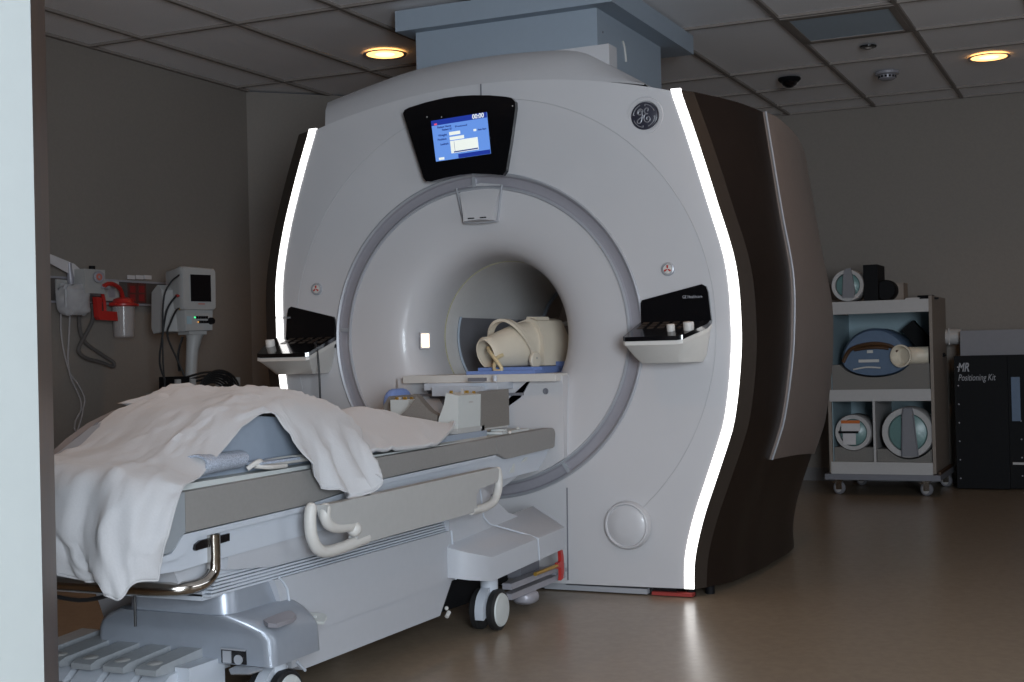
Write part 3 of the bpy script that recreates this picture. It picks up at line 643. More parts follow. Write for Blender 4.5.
# docking gear and red handle
for x, z in ((-2.26, .125), (-2.26, .085), (-3.0, .125)):
    b = B(); bx(b, x-.02, x+.02, 4.78, 5.33, z, z+.024, .004); obj('docking_arm', b, m_ring, tab)
b = B(); bx(b, -2.55, -2.245, 5.25, 5.36, .108, .122, .003); obj('docking_plate', b, m_ring, tab)
b = B(); ell(b, (-2.27, 4.98, .062), (.05, .06, .03), 16, 8, .8); obj('docking_motor', b, m_ring, tab)
b = B(); bx(b, -2.42, -2.30, 5.0, 5.19, .13, .235, .004); obj('latch_block', b, m_seam, tab)
b = B(); yz(b, -2.22, -2.206, [(5.20, .225), (5.225, .22), (5.235, .19), (5.235, .13), (5.225, .10), (5.20, .095), (5.205, .12), (5.205, .148), (5.17, .15), (5.17, .172), (5.205, .175), (5.205, .20)], .005); obj('release_handle', b, m_red, tab, label='red T shaped release handle')
b = B(); cyl(b, (-2.213, 4.95, .161), (-2.213, 5.175, .161), .008); obj('handle_rod', b, m_brass, tab)
# pedestal hood
def rrect(x0, x1, y0, y1, z, r, n=6):
    out = []
    for cx_, cy_, a0_ in ((x1-r, y0+r, -90), (x1-r, y1-r, 0), (x0+r, y1-r, 90), (x0+r, y0+r, 180)):
        for i in range(n+1):
            a = math.radians(a0_+90*i/n); out.append(V((cx_+r*math.cos(a), cy_+r*math.sin(a), z)))
    return out
b = B(); loft(b, [rrect(-2.685, -2.335, 3.085, 3.39, .43, .05), rrect(-2.69, -2.33, 3.08, 3.39, .42, .055), rrect(-2.70, -2.32, 3.075, 3.395, .335, .06)], caps=True)
loft(b, [rrect(-2.72, -2.305, 3.06, 3.395, .337, .06), rrect(-2.79, -2.255, 3.085, 3.395, .312, .055), rrect(-2.835, -2.225, 3.115, 3.39, .285, .045), rrect(-2.85, -2.213, 3.127, 3.388, .262, .035), rrect(-2.852, -2.211, 3.130, 3.388, .187, .03)])
hood = obj('base_hood', b, m_metal, tab, angle=42)
b = B(); prism(b, [P(x, y, Z=.305) for x, y in ((263.5, 624), (285, 614.5), (292, 614.8), (296.5, 619), (293, 622.5), (277, 628), (268, 627.5))], (0, 0, .012), .002); obj('badge_plate', b, m_ring, hood)
b = B(); bx(b, -2.385, -2.30, 3.1255, 3.135, .19, .232, .003); obj('access_recess', b, m_dark, hood)
b = B(); bx(b, -2.385, -2.30, 3.1215, 3.1255, .229, .233, .001); cyl(b, (-2.325, 3.121, .203), (-2.325, 3.1257, .203), .014); bx(b, -2.378, -2.35, 3.1215, 3.1256, .192, .226, .001); obj('recess_parts', b, m_edge, hood)
b = B(); lathe(b, [(.007, 0), (.005, .004), (.001, .005)], (-2.455, 3.128, .193), (0, -1, 0), 12); obj('hood_screw', b, m_chrome, hood)
b = B()
loft(b, [[P(x, y, Z=.17) for x, y in ((229, 670), (243, 663), (266, 664), (262, 671), (250, 675), (231, 675))], [P(x, y, Z=.185)-V((0, 0, .0)) for x, y in ((229, 669), (243, 662), (266, 663), (262, 670), (250, 674), (231, 674))]])
obj('foot_lever', b, m_table, tab)
b = B(); prism(b, [(-2.296, 3.36, .262), (-2.25, 3.37, .262), (-2.235, 3.43, .250), (-2.24, 3.455, .262), (-2.25, 3.46, .268), (-2.296, 3.45, .272)], (0, 0, .008), .002); bx(b, -2.29, -2.25, 3.385, 3.39, .27, .276); bx(b, -2.29, -2.25, 3.41, 3.415, .272, .279); obj('side_pedal', b, m_box, tab)
# five foot pedals
for k, (x) in enumerate((-2.95, -2.835, -2.72, -2.605, -2.49)):
    b = B(); yz(b, x-.036, x+.036, [(2.925, .190), (2.925, .206), (2.95, .214), (3.22, .232), (3.22, .205), (2.97, .186)], .008, 3); pd = obj('foot_pedal', b, m_pedal, tab)
    b = B(); lathe(b, [(.022, 0), (.018, .002), (.001, .0022)], (x, 2.965, .2155), (0, -.07, 1), 20, sx=1); obj('pedal_mark', b, m_beige, pd)
    b = B(); yz(b, x-.038, x+.05, [(2.965, .184), (3.22, .200), (3.24, .150), (3.05, .150), (3.02, .163), (2.99, .150), (2.93, .146), (2.92, .152)], .003); obj('pedal_arm', b, m_table, pd)
b = B(); bx(b, -2.98, -2.46, 3.05, 3.22, .105, .150, .006); bx(b, -2.45, -2.40, 3.0, 3.16, .12, .20, .01); obj('pedal_bar', b, m_table, tab)
b = B(); cyl(b, (-2.45, 3.10, .10), (-2.38, 3.10, .10), .035, 24, .004); obj('pedal_shaft', b, m_ring, tab)
# steel U rail around the end
b = B(); xr = -2.312
tube(b, [(xr, 3.005, .575), (xr, 3.005, .50), (xr-.002, 3.0, .47), (xr-.006, 2.965, .447), (xr-.03, 2.915, .44), (xr-.085, 2.88, .44), (xr-.16, 2.872, .44), (-2.7, 2.872, .44), (-2.88, 2.872, .44), (-2.95, 2.88, .44), (-3.0, 2.93, .445), (-3.008, 3.0, .47), (-3.008, 3.005, .5), (-3.008, 3.005, .575)], .0195, 14, 6); obj('push_rail', b, m_chrome, tab)
b = B(); tube(b, [(-2.92, 2.86, .43), (-2.82, 2.86, .415), (-2.66, 2.86, .40), (-2.55, 2.865, .42)], .006); tube(b, [(-2.50, 2.9, .43), (-2.50, 2.9, .33)], .004, k=1); obj('rail_cable', b, m_cable, tab)

# ================================================================ THINGS ON THE TABLE
b = B(); yz(b, -2.95, -2.405, [(2.97, .747), (3.10, .79), (3.24, .858), (3.36, .882), (3.50, .870), (3.66, .83), (3.80, .785), (3.80, .747)], .02, 3)
wd = top('knee_wedge', b, m_pad, 'blue grey vinyl knee wedge under the draped white sheet', 'wedge cushion')
# grey mound on the far edge
b = B(); yz(b, -3.02, -2.985, [(3.06, .724), (3.10, .76), (3.2, .82), (3.3, .865), (3.42, .90), (3.60, .91), (3.85, .90), (3.95, .724)], .012, 3); top('side_pad', b, m_padgrey, 'dark grey curved pad standing along the far edge of the table', 'pad')
# pillow
b = B(); mt = Matrix.Translation((-2.84, 3.42, .915)) @ Matrix.Rotation(.12, 4, 'Z')
rr = []
for i in range(13):
    v = -1+2*i/12
    row = []
    for j in range(28):
        a = 2*PI*j/28; c_, s_ = math.cos(a), math.sin(a); t_ = (1-v*v)**.5 if abs(v) < 1 else 0
        m_ = 1/max(abs(c_)**4+abs(s_)**4, 1e-6)**.25
        rad = max(abs(v), .02)
    rr.append(row)
b2 = B(); n = 20; G1 = {}
for s in (1, -1):
    for i in range(n+1):
        for j in range(n+1):
            u, v = -1+2*i/n, -1+2*j/n; e = max(0, (1-u**2)*(1-v**2))**.42
            pinch = 1-.10*(1-abs(u))*abs(v)**3-.10*(1-abs(v))*abs(u)**3
            G1[s, i, j] = b2.verts.new((u*.12*pinch, v*.22*pinch, s*e*.036+.005*math.sin(7*v+3*u)*e))
    for i in range(n):
        for j in range(n): b2.faces.new([G1[s, i, j], G1[s, i+1, j], G1[s, i+1, j+1], G1[s, i, j+1]])
bmesh.ops.remove_doubles(b2, verts=b2.verts[:], dist=.0005); b2.transform(Matrix.Translation((-2.83, 3.60, .922)) @ Matrix.Rotation(-.25, 4, 'Z')); merge(b, b2)
top('pillow', b, m_cloth, 'white pillow with a corner poking out behind the draped sheet', 'pillow')
# sheet
hem = [P(x, y, Y=yy) for x, y, yy in ((50, 570, 2.68), (60, 575, 2.67), (75, 579, 2.67), (97, 584, 2.66), (117, 600, 2.65), (134, 583, 2.68), (157, 580, 2.735))]
hem = [V((-2.96, 2.68, .60)), V((-2.85, 2.68, .56))]+hem[2:]
NET = [
 hem,
 [(-2.96, 2.70, .68), (-2.85, 2.69, .67), (-2.68, 2.69, .66), (-2.55, 2.68, .65), (-2.42, 2.68, .645), (-2.32, 2.68, .635), (-2.258, 2.755, .62)],
 [(-2.96, 2.75, .73), (-2.88, 2.74, .75), (-2.75, 2.74, .765), (-2.60, 2.745, .765), (-2.45, 2.75, .765), (-2.345, 2.765, .748), (-2.272, 2.83, .722)],
 [(-2.975, 2.92, .75), (-2.92, 2.92, .76), (-2.80, 2.91, .775), (-2.62, 2.91, .775), (-2.48, 2.92, .772), (-2.39, 2.94, .765), (-2.315, 2.96, .742)],
 [(-2.975, 3.10, .76), (-2.93, 3.10, .785), (-2.80, 3.10, .80), (-2.62, 3.09, .835), (-2.50, 3.09, .835), (-2.42, 3.095, .825), (-2.345, 3.10, .800)],
 [(-2.975, 3.28, .845), (-2.93, 3.29, .875), (-2.80, 3.30, .905), (-2.62, 3.28, .922), (-2.50, 3.26, .918), (-2.42, 3.24, .90), (-2.352, 3.225, .868)],
 [(-2.96, 3.52, .955), (-2.92, 3.52, .968), (-2.80, 3.50, .974), (-2.62, 3.47, .965), (-2.50, 3.42, .956), (-2.41, 3.385, .93), (-2.358, 3.365, .882)],
 [(-2.96, 3.70, .955), (-2.92, 3.70, .968), (-2.80, 3.69, .970), (-2.62, 3.62, .970), (-2.46, 3.52, .955), (-2.345, 3.455, .88), (-2.268, 3.42, .728)],
 [(-2.96, 3.82, .82), (-2.92, 3.86, .91), (-2.80, 3.84, .955), (-2.62, 3.78, .962), (-2.44, 3.67, .93), (-2.325, 3.58, .83), (-2.24, 3.56, .628)],
 [(-2.96, 3.95, .76), (-2.92, 3.99, .83), (-2.80, 3.98, .90), (-2.62, 3.93, .92), (-2.43, 3.82, .885), (-2.315, 3.75, .79), (-2.238, 3.755, .618)],
 [(-2.96, 4.06, .75), (-2.92, 4.10, .77), (-2.80, 4.10, .81), (-2.62, 4.05, .84), (-2.45, 3.95, .835), (-2.335, 3.85, .78), (-2.262, 3.80, .69)]]
def surf(net, n, m, disp):
    cols = [cat(r, m) for r in net]; K = len(cols[0]); g = []
    for k in range(K): g.append(cat([c[k] for c in cols], n))
    R, Q = len(g[0]), K; pts = [[g[k][r].copy() for k in range(Q)] for r in range(R)]
    out = [[None]*Q for _ in range(R)]
    for r in range(R):
        for k in range(Q):
            p = pts[r][k]; a = pts[min(r+1, R-1)][k]-pts[max(r-1, 0)][k]; c = pts[r][min(k+1, Q-1)]-pts[r][max(k-1, 0)]
            nn = a.cross(c).normalized()
            if nn.z < 0: nn = -nn
            out[r][k] = p+nn*disp(p, r/(R-1), k/(Q-1), nn)
    return out
def grid(pts):
    b = B(); R, Q = len(pts), len(pts[0]); v = [[b.verts.new(p) for p in row] for row in pts]
    for r in range(R-1):
        for k in range(Q-1): b.faces.new((v[r][k], v[r+1][k], v[r+1][k+1], v[r][k+1]))
    return b
def sdisp(p, u, v, nn):
    q = p
    w = noise.noise(V((q.x*5, q.y*4, q.z*3)))*.006
    w += (1-abs(noise.noise(V((q.x*4+3*q.y, q.y*3.2-q.x*2, 5)))*2))*.004
    rid = abs(noise.noise(V((q.x*9+q.y*3, q.y*7-q.x*5, q.z*4+9)))); w += max(0, .10-rid)*.07
    hang = max(0, min(1, (.80-q.z)/.15)) if u < .2 else (max(0, min(1, (.86-q.z)/.2)) if u > .58 and v > .6 else 0)
    if u < .2: w += hang*(.013*math.sin(q.x*36+1.2*math.sin(q.z*6))+.004*math.sin(q.x*95+3*q.z))
    elif hang: w += hang*(.022*math.sin(q.y*50+q.z*10)+.006*math.sin(q.y*120))
    w += .008*max(0, 1-abs(noise.noise(V((q.x*16+q.y*5, q.y*3.0-q.x*1.5, 3.3))))*9)
    # fold ridge running lengthwise
    w -= .016*max(0, min(1, (q.z-.90)/.05))
    w += .010*math.exp(-((v-.70)/.035)**2)*(1 if u < .62 else 0)
    return w
pts = surf(NET, 9, 9, sdisp)
top('bed_sheet', grid(pts), m_cloth, 'white cotton sheet draped over the near end of the table and hanging down', 'sheet', solid=.003, angle=80)
bsh = bpy.data.objects['bed_sheet']
b = B(); tube(b, [r[-1] for r in pts], .0028, 6, 1); obj('side_hem', b, m_cloth, bsh)
b = B(); tube(b, pts[0], .0028, 6, 1); obj('end_hem', b, m_cloth, bsh)
# crumpled small cloth
NET2 = [
 [(-2.66, 3.78, .765), (-2.52, 3.74, .77), (-2.42, 3.72, .765), (-2.36, 3.75, .75)],
 [(-2.70, 3.95, .79), (-2.56, 3.92, .81), (-2.42, 3.88, .79), (-2.315, 3.84, .738)],
 [(-2.70, 4.18, .82), (-2.58, 4.20, .868), (-2.44, 4.08, .80), (-2.300, 4.02, .732)],
 [(-2.68, 4.40, .79), (-2.55, 4.38, .835), (-2.42, 4.27, .79), (-2.292, 4.16, .730)],
 [(-2.66, 4.58, .765), (-2.52, 4.58, .80), (-2.40, 4.46, .785), (-2.300, 4.31, .732)],
 [(-2.60, 4.66, .755), (-2.48, 4.66, .775), (-2.40, 4.62, .785), (-2.365, 4.58, .785)]]
def d2(p, u, v, nn): return noise.noise(V((p.x*6, p.y*4, 2)))*.006+max(0, .08-abs(noise.noise(V((p.x*5+p.y*3, p.y*3, 7)))))*.12
top('pillow_case', grid(surf(NET2, 8, 8, d2)), m_cloth, 'small crumpled white cloth lying on the table in front of the coil', 'cloth', solid=.012, angle=80)
# strap
t = empty('body_strap', 'light blue mesh strap curled on the table edge below the sheet', 'strap', (-2.38, 3.05, .724))
b = B(); A = []
for y, s in ((2.995, 1.0), (3.01, 1.04), (3.05, 1), (3.10, .95), (3.15, .90), (3.21, .86)):
    A.append([V((-2.365-.05*(y-2.93)+.050*s*math.cos(2*PI*j/24), y+.012*math.sin(2*PI*j/24), .762+.030*s*math.sin(2*PI*j/24)+.006*(y-2.93))) for j in range(24)])
I = [[V((-2.365-.05*(r[0].y-2.93)+(p.x+2.365+.05*(r[0].y-2.93))*.86, p.y, .762+(p.z-.762)*.80)) for p in r] for r in A]
loft(b, A+I[::-1]+[A[0]], caps=False); obj('strap_loop', b, m_strap, t)
b = B(); bx(b, -2.44, -2.32, 3.25, 3.45, .745, .752, .003); obj('strap_end', b, m_strap, t)
b = B(); tube(b, [(-2.35, 3.22, .735), (-2.33, 3.25, .755), (-2.345, 3.30, .745), (-2.34, 3.40, .742), (-2.33, 3.6, .742)], .0075); tube(b, [(-2.36, 3.26, .742), (-2.36, 3.4, .75), (-2.35, 3.62, .748)], .006); tube(b, [(-2.335, 3.24, .742), (-2.32, 3.29, .735), (-2.325, 3.38, .732)], .007)
top('air_tube', b, m_offwhite, 'thin white tubing lying on the table edge beside the blue strap', 'tube')
# coil cradle
t = empty('coil_cradle', 'grey foam coil cradle with pale end blocks on the table by the scanner', 'MRI coil', (-2.62, 4.9, .745))
b = B(); U = [(-2.86, .752), (-2.86, .845), (-2.83, .868), (-2.80, .845), (-2.75, .80), (-2.68, .775), (-2.60, .775), (-2.53, .80), (-2.47, .85), (-2.44, .88), (-2.40, .885), (-2.40, .752)]
xz(b, 4.875, 5.14, [(x, z+(.02 if z > .85 else 0)) for x, z in U], .003); obj('foam_saddle', b, m_foam, t)
b = B(); xz(b, 4.675, 4.872, [(-2.495, .765), (-2.49, .805), (-2.465, .86), (-2.455, .905), (-2.40, .893), (-2.405, .765)], .004); e1 = obj('end_block', b, m_box, t)
b = B(); bx(b, -2.50, -2.40, 4.66, 4.90, .745, .765, .002); bx(b, -2.86, -2.4, 4.87, 5.12, .745, .752); obj('foam_base', b, m_beige, t)
b = B(); xz(b, 4.80, 4.87, [(-2.78, .765), (-2.78, .875), (-2.70, .875), (-2.68, .84), (-2.65, .80), (-2.65, .765)], .004); obj('end_block', b, m_box, t)
b = B(); W_ = [(-2.76, .76), (-2.70, .80), (-2.64, .845), (-2.60, .893), (-2.575, .865), (-2.54, .83), (-2.51, .815), (-2.51, .76)]
loft(b, [[V((x, 4.70, z)) for x, z in W_], [V((x-.03, 4.795, z)) for x, z in W_]]); obj('foam_wedge', b, m_foam, t)
for x, y, z in ((-2.445, 4.70, .903), (-2.43, 4.78, .900), (-2.43, 4.81, .900), (-2.42, 4.85, .896), (-2.76, 4.82, .875), (-2.74, 4.85, .875), (-2.72, 4.82, .875), (-2.71, 4.855, .875)):
    b = B(); bx(b, x-.005, x+.005, y-.005, y+.005, z-.003, z+.010, .001); obj('gold_contact', b, m_brass, t)
b = B(); bx(b, -2.432, -2.424, 4.76, 4.772, .897, .917, .001); bx(b, -2.4035, -2.399, 4.765, 4.80, .862, .868, .001); bx(b, -2.77, -2.755, 4.84, 4.85, .873, .885, .001); obj('white_clip', b, m_cartw, t)
b = B(); ell(b, (-2.875, 5.03, .832), (.035, .10, .085), 20, 12, .7); top('blue_pad', b, m_blue, 'small blue rounded pad behind the pale coil block on the table', 'pad')
b = B(); bx(b, -2.95, -2.74, 4.18, 4.60, .747, .775, .012); top('flat_cushion', b, m_pad, 'flat dark blue grey cushion on the far side of the table', 'cushion')
b = B(); bx(b, -2.44, -2.345, 4.95, 5.22, .724, .734, .003); bx(b, -2.42, -2.36, 5.0, 5.03, .734, .742, .002); ell(b, (-2.37, 5.16, .736), (.01, .01, .006), 10, 6); top('coil_plug_plate', b, m_box, 'flat pale plate at the table end beside the grey coil', 'plate')
b = B(); ell(b, (-2.325, 4.98, .731), (.008, .008, .007), 10, 6); top('table_knob', b, m_offwhite, 'tiny white knob on the table edge near the scanner', 'knob')
# ================================================================ COIL IN THE BORE
b = B(); bx(b, -2.74, -2.40, 5.42, 6.08, .963, .978, .002); bx(b, -2.72, -2.40, 5.50, 6.12, .978, .992, .002, mtx=Matrix.Translation((0, 0, 0)))
bx(b, -2.46, -2.37, 5.80, 6.05, .978, 1.012, .004)
top('blue_mat', b, m_blue, 'blue foam mat under the cream coil inside the bore', 'mat')
t = empty('knee_coil', 'cream coloured tapered coil with arched handle lying in the scanner bore', 'MRI coil', (-2.57, 5.72, .992), rot=-.36)
t.scale = (.82, .84, .97)
ccx, ccz = -2.63, 1.095
def ring_(y, r, tilt=0, n=40, cz=1.09):
    out = []
    for j in range(n):
        a = 2*PI*j/n; x = math.cos(a)*r; z = math.sin(a)*r
        out.append(V((ccx+x, y+tilt*(-z), max(cz+z, .994+.1*max(0, .994-cz-z)))))
    return out
b = B()
O = [ring_(5.455, .070, .35, cz=1.056), ring_(5.47, .078, .32, cz=1.060), ring_(5.50, .078, .28, cz=1.062), ring_(5.58, .092, .15, cz=1.074), ring_(5.68, .108, .05, cz=1.088), ring_(5.80, .118, 0, cz=1.098)]
I = [ring_(5.80, .095, 0, cz=1.10), ring_(5.62, .080, .1, cz=1.080), ring_(5.50, .062, .28, cz=1.060), ring_(5.457, .064, .35, cz=1.056)]
loft(b, O+I, caps=False); loft(b, [O[0], I[-1]], caps=False); obj('coil_barrel', b, m_cream, t, angle=50)
b = B(); xz(b, 5.77, 5.98, [(-2.76, .995), (-2.77, 1.12), (-2.71, 1.205), (-2.60, 1.225), (-2.545, 1.212), (-2.49, 1.13), (-2.485, .995)], .014, 3); xz(b, 5.80, 5.90, [(-2.66, 1.20), (-2.65, 1.235), (-2.575, 1.232), (-2.55, 1.20)], .01); obj('coil_housing', b, m_cream, t)
b = B(); bx(b, -2.64, -2.60, 5.80, 5.90, 1.2345, 1.2375); bx(b, -2.65, -2.60, 5.64, 5.68, 1.214, 1.219); obj('coil_label', b, m_seam, t)
b = B(); A = []
for i in range(41):
    a = math.radians(-18+216*i/40); c, s = math.cos(a), math.sin(a)
    yy = 5.70-.10*max(0, s)*1.0; 
    A.append([V((ccx+c*ro, yy+dy-.05*(c if c < 0 else 0)*-1, 1.065+s*ro*1.12)) for ro, dy in ((.130, -.020), (.142, -.020), (.142, .020), (.130, .020))])
loft(b, A); arch = obj('arched_handle', b, m_cream, t, angle=50)
b = B(); lathe(b, [(.036, 0), (.040, .006), (.040, .018), (.034, .024), (.001, .026)], (-2.500, 5.70, 1.022), (1, 0, 0), 32); pv = obj('pivot_knob', b, m_cream, t); b = B(); lathe(b, [(.036, 0), (.040, .006), (.040, .018), (.034, .024), (.001, .026)], (-2.76, 5.66, 1.022), (-1, 0, 0), 32); obj('pivot_knob', b, m_cream, t)
b = B(); ell(b, (-2.4735, 5.70, 1.032), (.002, .004, .004), 8, 6); obj('pivot_screw', b, m_seam, pv)
b = B(); tube(b, [(-2.65, 5.56, 1.07), (-2.61, 5.46, 1.085), (-2.55, 5.42, 1.06), (-2.50, 5.42, 1.02), (-2.475, 5.43, .985), (-2.49, 5.42, .975), (-2.525, 5.42, .985), (-2.54, 5.45, 1.03), (-2.54, 5.50, 1.05)], .0095, 10); obj('coil_cable', b, m_creamcable, t)
b = B(); tube(b, [(-2.55, 5.96, 1.19), (-2.52, 6.05, 1.20), (-2.46, 6.08, 1.17), (-2.43, 6.06, 1.11), (-2.45, 6.02, 1.05), (-2.50, 5.99, 1.02)], .011, 10); obj('rear_cable', b, m_offwhite, t)
# ================================================================ LEFT WALL EQUIPMENT
XW = -5.485
def W(x, y, off=.03): return P(x, y, X=XW+off)
def wbox(b, x0, y0, x1, y1, off0, off1, w=.003):
    a = W(x0, y1, off1); c = W(x1, y0, off1)
    bx(b, XW+off0, XW+off1, a.y, c.y, a.z, c.z, w)
t = empty('headwall_rail', 'dark metal medical rail with sockets along the left wall', 'equipment rail', (XW+.03, 6.1, 1.39))
b = B(); bx(b, XW, XW+.03, 5.3, 6.95, 1.40, 1.55, .004); obj('rail_body', b, m_rail, t)
b = B(); bx(b, XW+.03, XW+.036, 5.3, 6.95, 1.538, 1.55, .001); bx(b, XW+.03, XW+.036, 5.3, 6.95, 1.40, 1.412, .001); obj('rail_lip', b, m_ring, t)
b = B(); wbox(b, 37, 279, 50, 300, .03, .042); o = obj('black_outlet', b, m_black, t)
b = B(); wbox(b, 41, 284, 47, 296, .042, .045); obj('outlet_rim', b, m_brass, o)
b = B(); wbox(b, 57, 280, 71, 300, .03, .04); o = obj('outlet_plate', b, m_monit, t)
b = B(); wbox(b, 61, 284, 67, 297, .04, .045); obj('outlet_socket', b, m_cartin, o)
b = B(); wbox(b, 105, 281.5, 119, 300.5, .03, .04); o = obj('outlet_plate', b, m_monit, t)
b = B(); wbox(b, 109, 286, 115, 297, .04, .045); obj('outlet_socket', b, m_ring, o)
for x in (129, 138):
    b = B(); wbox(b, x, 283.5, x+8, 303, .03, .04); o = obj('outlet_plate', b, mat('red_brown_plate', (.10, .03, .025), .5, nz=.05), t)
    b = B(); wbox(b, x+1.6, 286, x+6.4, 292.5, .04, .045); wbox(b, x+1.6, 294.5, x+6.4, 301, .04, .045); obj('outlet_socket', b, mat('socket_red', (.22, .02, .02), .5, nz=.03), o, label='red mains socket')
for x in (128, 136.5, 144.5):
    b = B(); wbox(b, x, 275.5, x+7, 279, .028, .034, .001); obj('label_strip', b, m_paper, t)
# white paper strip
b = B(); a = [W(x, y, .06) for x, y in ((47, 253), (49, 263), (71, 275), (86, 285), (88, 277), (74, 264))]
prism(b, a, (.004, 0, 0), .001); top('paper_tag', b, m_paper, 'white paper strip fanned out above the wall rail', 'paper strip')
# regulator
t = empty('flow_regulator', 'white boxy suction regulator with round gauge on the wall rail', 'regulator', W(94, 297))
b = B(); wbox(b, 85, 270, 105, 293, .045, .14, .02); o = obj('regulator_body', b, m_monit, t)
c_ = W(98.5, 277, .16); b = B(); lathe(b, [(.034, 0), (.034, .01), (.028, .012), (.026, .008), (.001, .008)], c_, (1, -.25, 0), 28); g_ = obj('gauge', b, m_ring, o)
b = B(); lathe(b, [(.020, .008), (.018, .011), (.009, .011), (.008, .008)], c_, (1, -.25, 0), 28, cap=False); obj('gauge_dial', b, m_pinkred, o)
b = B(); cyl(b, W(92, 270, .10), W(92, 266, .10), .018); cyl(b, W(101, 285, .12), W(101, 291, .12), .02); obj('regulator_knob', b, m_matblack, o)
b = B(); cyl(b, W(103, 286, .16), W(108, 287, .16), .016); obj('hose_port', b, m_ring, t)
b = B(); bx(b, XW+.0, XW+.05, W(90, 280).y, W(100, 280).y, 1.45, 1.50); obj('rail_mount', b, m_ring, t)
# red bracket
b = B(); prism(b, [W(x, y, .10) for x, y in ((92.5, 297), (98, 298), (98, 311), (113, 312), (114, 321), (96, 320), (94, 317))], (.03, 0, 0), .003)
bx(b, XW, XW+.10, W(94, 300).y, W(96, 300).y, 1.41, 1.44); top('canister_bracket', b, m_red, 'red angled bracket hanging below the regulator', 'bracket')
# film wrapped mask
b = B(); c_ = W(74, 300, .09)
A = []
n = 22
for i in range(1, 14):
    th = -PI/2+PI*i/14
    row = []
    for j in range(n):
        a = 2*PI*j/n; r_ = 1+.18*noise.noise(V((math.cos(a)*2, math.sin(a)*2, th*2)))
        e_ = lambda v: math.copysign(abs(v)**.5, v)
        row.append(c_+V((.045*r_*e_(math.cos(th))*e_(math.cos(a)), .105*r_*e_(math.cos(th))*e_(math.sin(a)), .085*r_*e_(math.sin(th)))))
    A.append(row)
loft(b, A); t = empty('wrapped_mask', 'breathing mask in clear wrapping hanging on the wall below the rail', 'breathing mask', c_); obj('plastic_wrap', b, m_plast, t)
b = B(); ell(b, c_, (.022, .05, .045), 14, 8); obj('mask', b, m_paper, t)
b = B(); lathe(b, [(.016, 0), (.02, .03), (.013, .09), (.013, .12)], W(71, 284, .06), (0, -.1, 1), 16); cyl(b, W(71, 288, .0), W(71, 288, .07), .02); obj('flow_tube', b, m_ring, t)
# suction canister
t = empty('suction_canister', 'clear suction canister with red lid and red hose on the left wall', 'suction canister', W(124, 338, .09))
p0 = W(124, 337.5, .09); p1 = W(122, 306, .09); hh = p1.z-p0.z
b = B(); lathe(b, [(.055, 0), (.060, .005), (.068, hh), (.064, hh), (.056, .01), (.001, .008)], p0, (0, 0, 1), 28, cap=False); o = obj('clear_cup', b, m_can, t)
b = B(); lathe(b, [(.030, .01), (.033, hh*.6), (.029, hh*.6+.005)], p0, (0, 0, 1), 20); obj('inner_liner', b, m_can, o)
b = B(); lathe(b, [(.072, 0), (.082, .006), (.082, .016), (.066, .022), (.055, .045), (.03, .055), (.001, .056)], p0+V((0, 0, hh-.004)), (0, 0, 1), 28); bx(b, p0.x-.01, p0.x+.03, p0.y-.11, p0.y-.06, p0.z+hh, p0.z+hh+.018, .004); bx(b, p0.x-.01, p0.x+.03, p0.y+.06, p0.y+.10, p0.z+hh, p0.z+hh+.015, .004); bx(b, XW, p0.x, p0.y-.02, p0.y+.02, p0.z+hh, p0.z+hh+.02); obj('lid', b, m_red, t, label='bright red canister lid')
b = B(); tube(b, [W(104, 286, .17), W(108, 284, .17), W(114, 284.5, .16), W(120, 289, .13), W(122.5, 297, .10), W(122, 304, .09)], .013); tube(b, [W(101, 290, .12), W(104, 300, .11), W(105, 312, .11)], .010); obj('red_hose', b, m_red, t, label='curved red hose')
b = B(); tube(b, [W(92, 303, .06), W(93, 318, .05), W(87, 332, .05), W(80, 345, .05), W(79, 352, .05), W(86, 358, .05), W(100, 362, .05), W(113, 366.5, .05), W(113, 362, .05), W(104, 356, .04), W(86, 343, .04), W(80, 330, .04), W(79, 312, .05)], .011)
top('suction_hose', b, m_greycable, 'dark grey looped hose hanging down the left wall', 'hose')
b = B(); tube(b, [W(61, 308, .05), W(61, 330, .04), W(64, 352, .04), W(70, 373, .03), W(78, 384, .03), W(84.5, 398, .03), W(83, 410, .03), W(81, 420, .03), W(77, 431, .03), W(74.5, 428, .03), W(76, 420, .03), W(81, 410, .03), W(80, 398, .03), W(71, 378, .03), W(68, 360, .03), W(69, 335, .04), W(70, 312, .05)], .0055)
top('oxygen_tube', b, m_clear, 'thin clear tube loop hanging lowest on the left wall', 'tube')

# ---------------------------------------------------------------- patient monitor on stand
o0 = V((-4.90, 6.28, 0)); ang = math.atan2(.957, .29)     # local -y faces the aisle
mon = empty('vital_signs_monitor', 'beige vital signs monitor with black screen on a white pole stand', 'patient monitor', o0, rot=PI/2-math.atan2(.29, .957))
lb = lambda b, name, m, parent=None, **k: obj(name, b, m, parent or mon, local=True, **k)
b = B(); loft(b, [[V((x*s, y, 1.475+z*s2)) for x, z in ((-.115, -.12), (-.10, -.127), (.10, -.127), (.117, -.115), (.12, .105), (.108, .12), (-.10, .128), (-.115, .12))] for y, s, s2 in ((-.012, .95, .95), (0, 1, 1), (.03, 1, 1), (.06, .96, .95), (.17, .84, .86), (.19, .78, .8))]); lb(b, 'housing', m_monit)
b = B(); bx(b, -.060, .078, -.016, -.006, 1.40, 1.555, .003); scn = lb(b, 'screen', m_dark)
b = B(); loft(b, [[V((x*s, y, 1.29+z*s2)) for x, z in ((-.095, -.062), (.095, -.058), (.10, .065), (-.10, .065))] for y, s, s2 in ((-.004, .95, .95), (.005, 1, 1), (.15, .9, 1), (.17, .8, .9))]); bx(b, -.06, .06, .01, .12, 1.21, 1.232, .01); base_ = lb(b, 'module_box', m_monit)
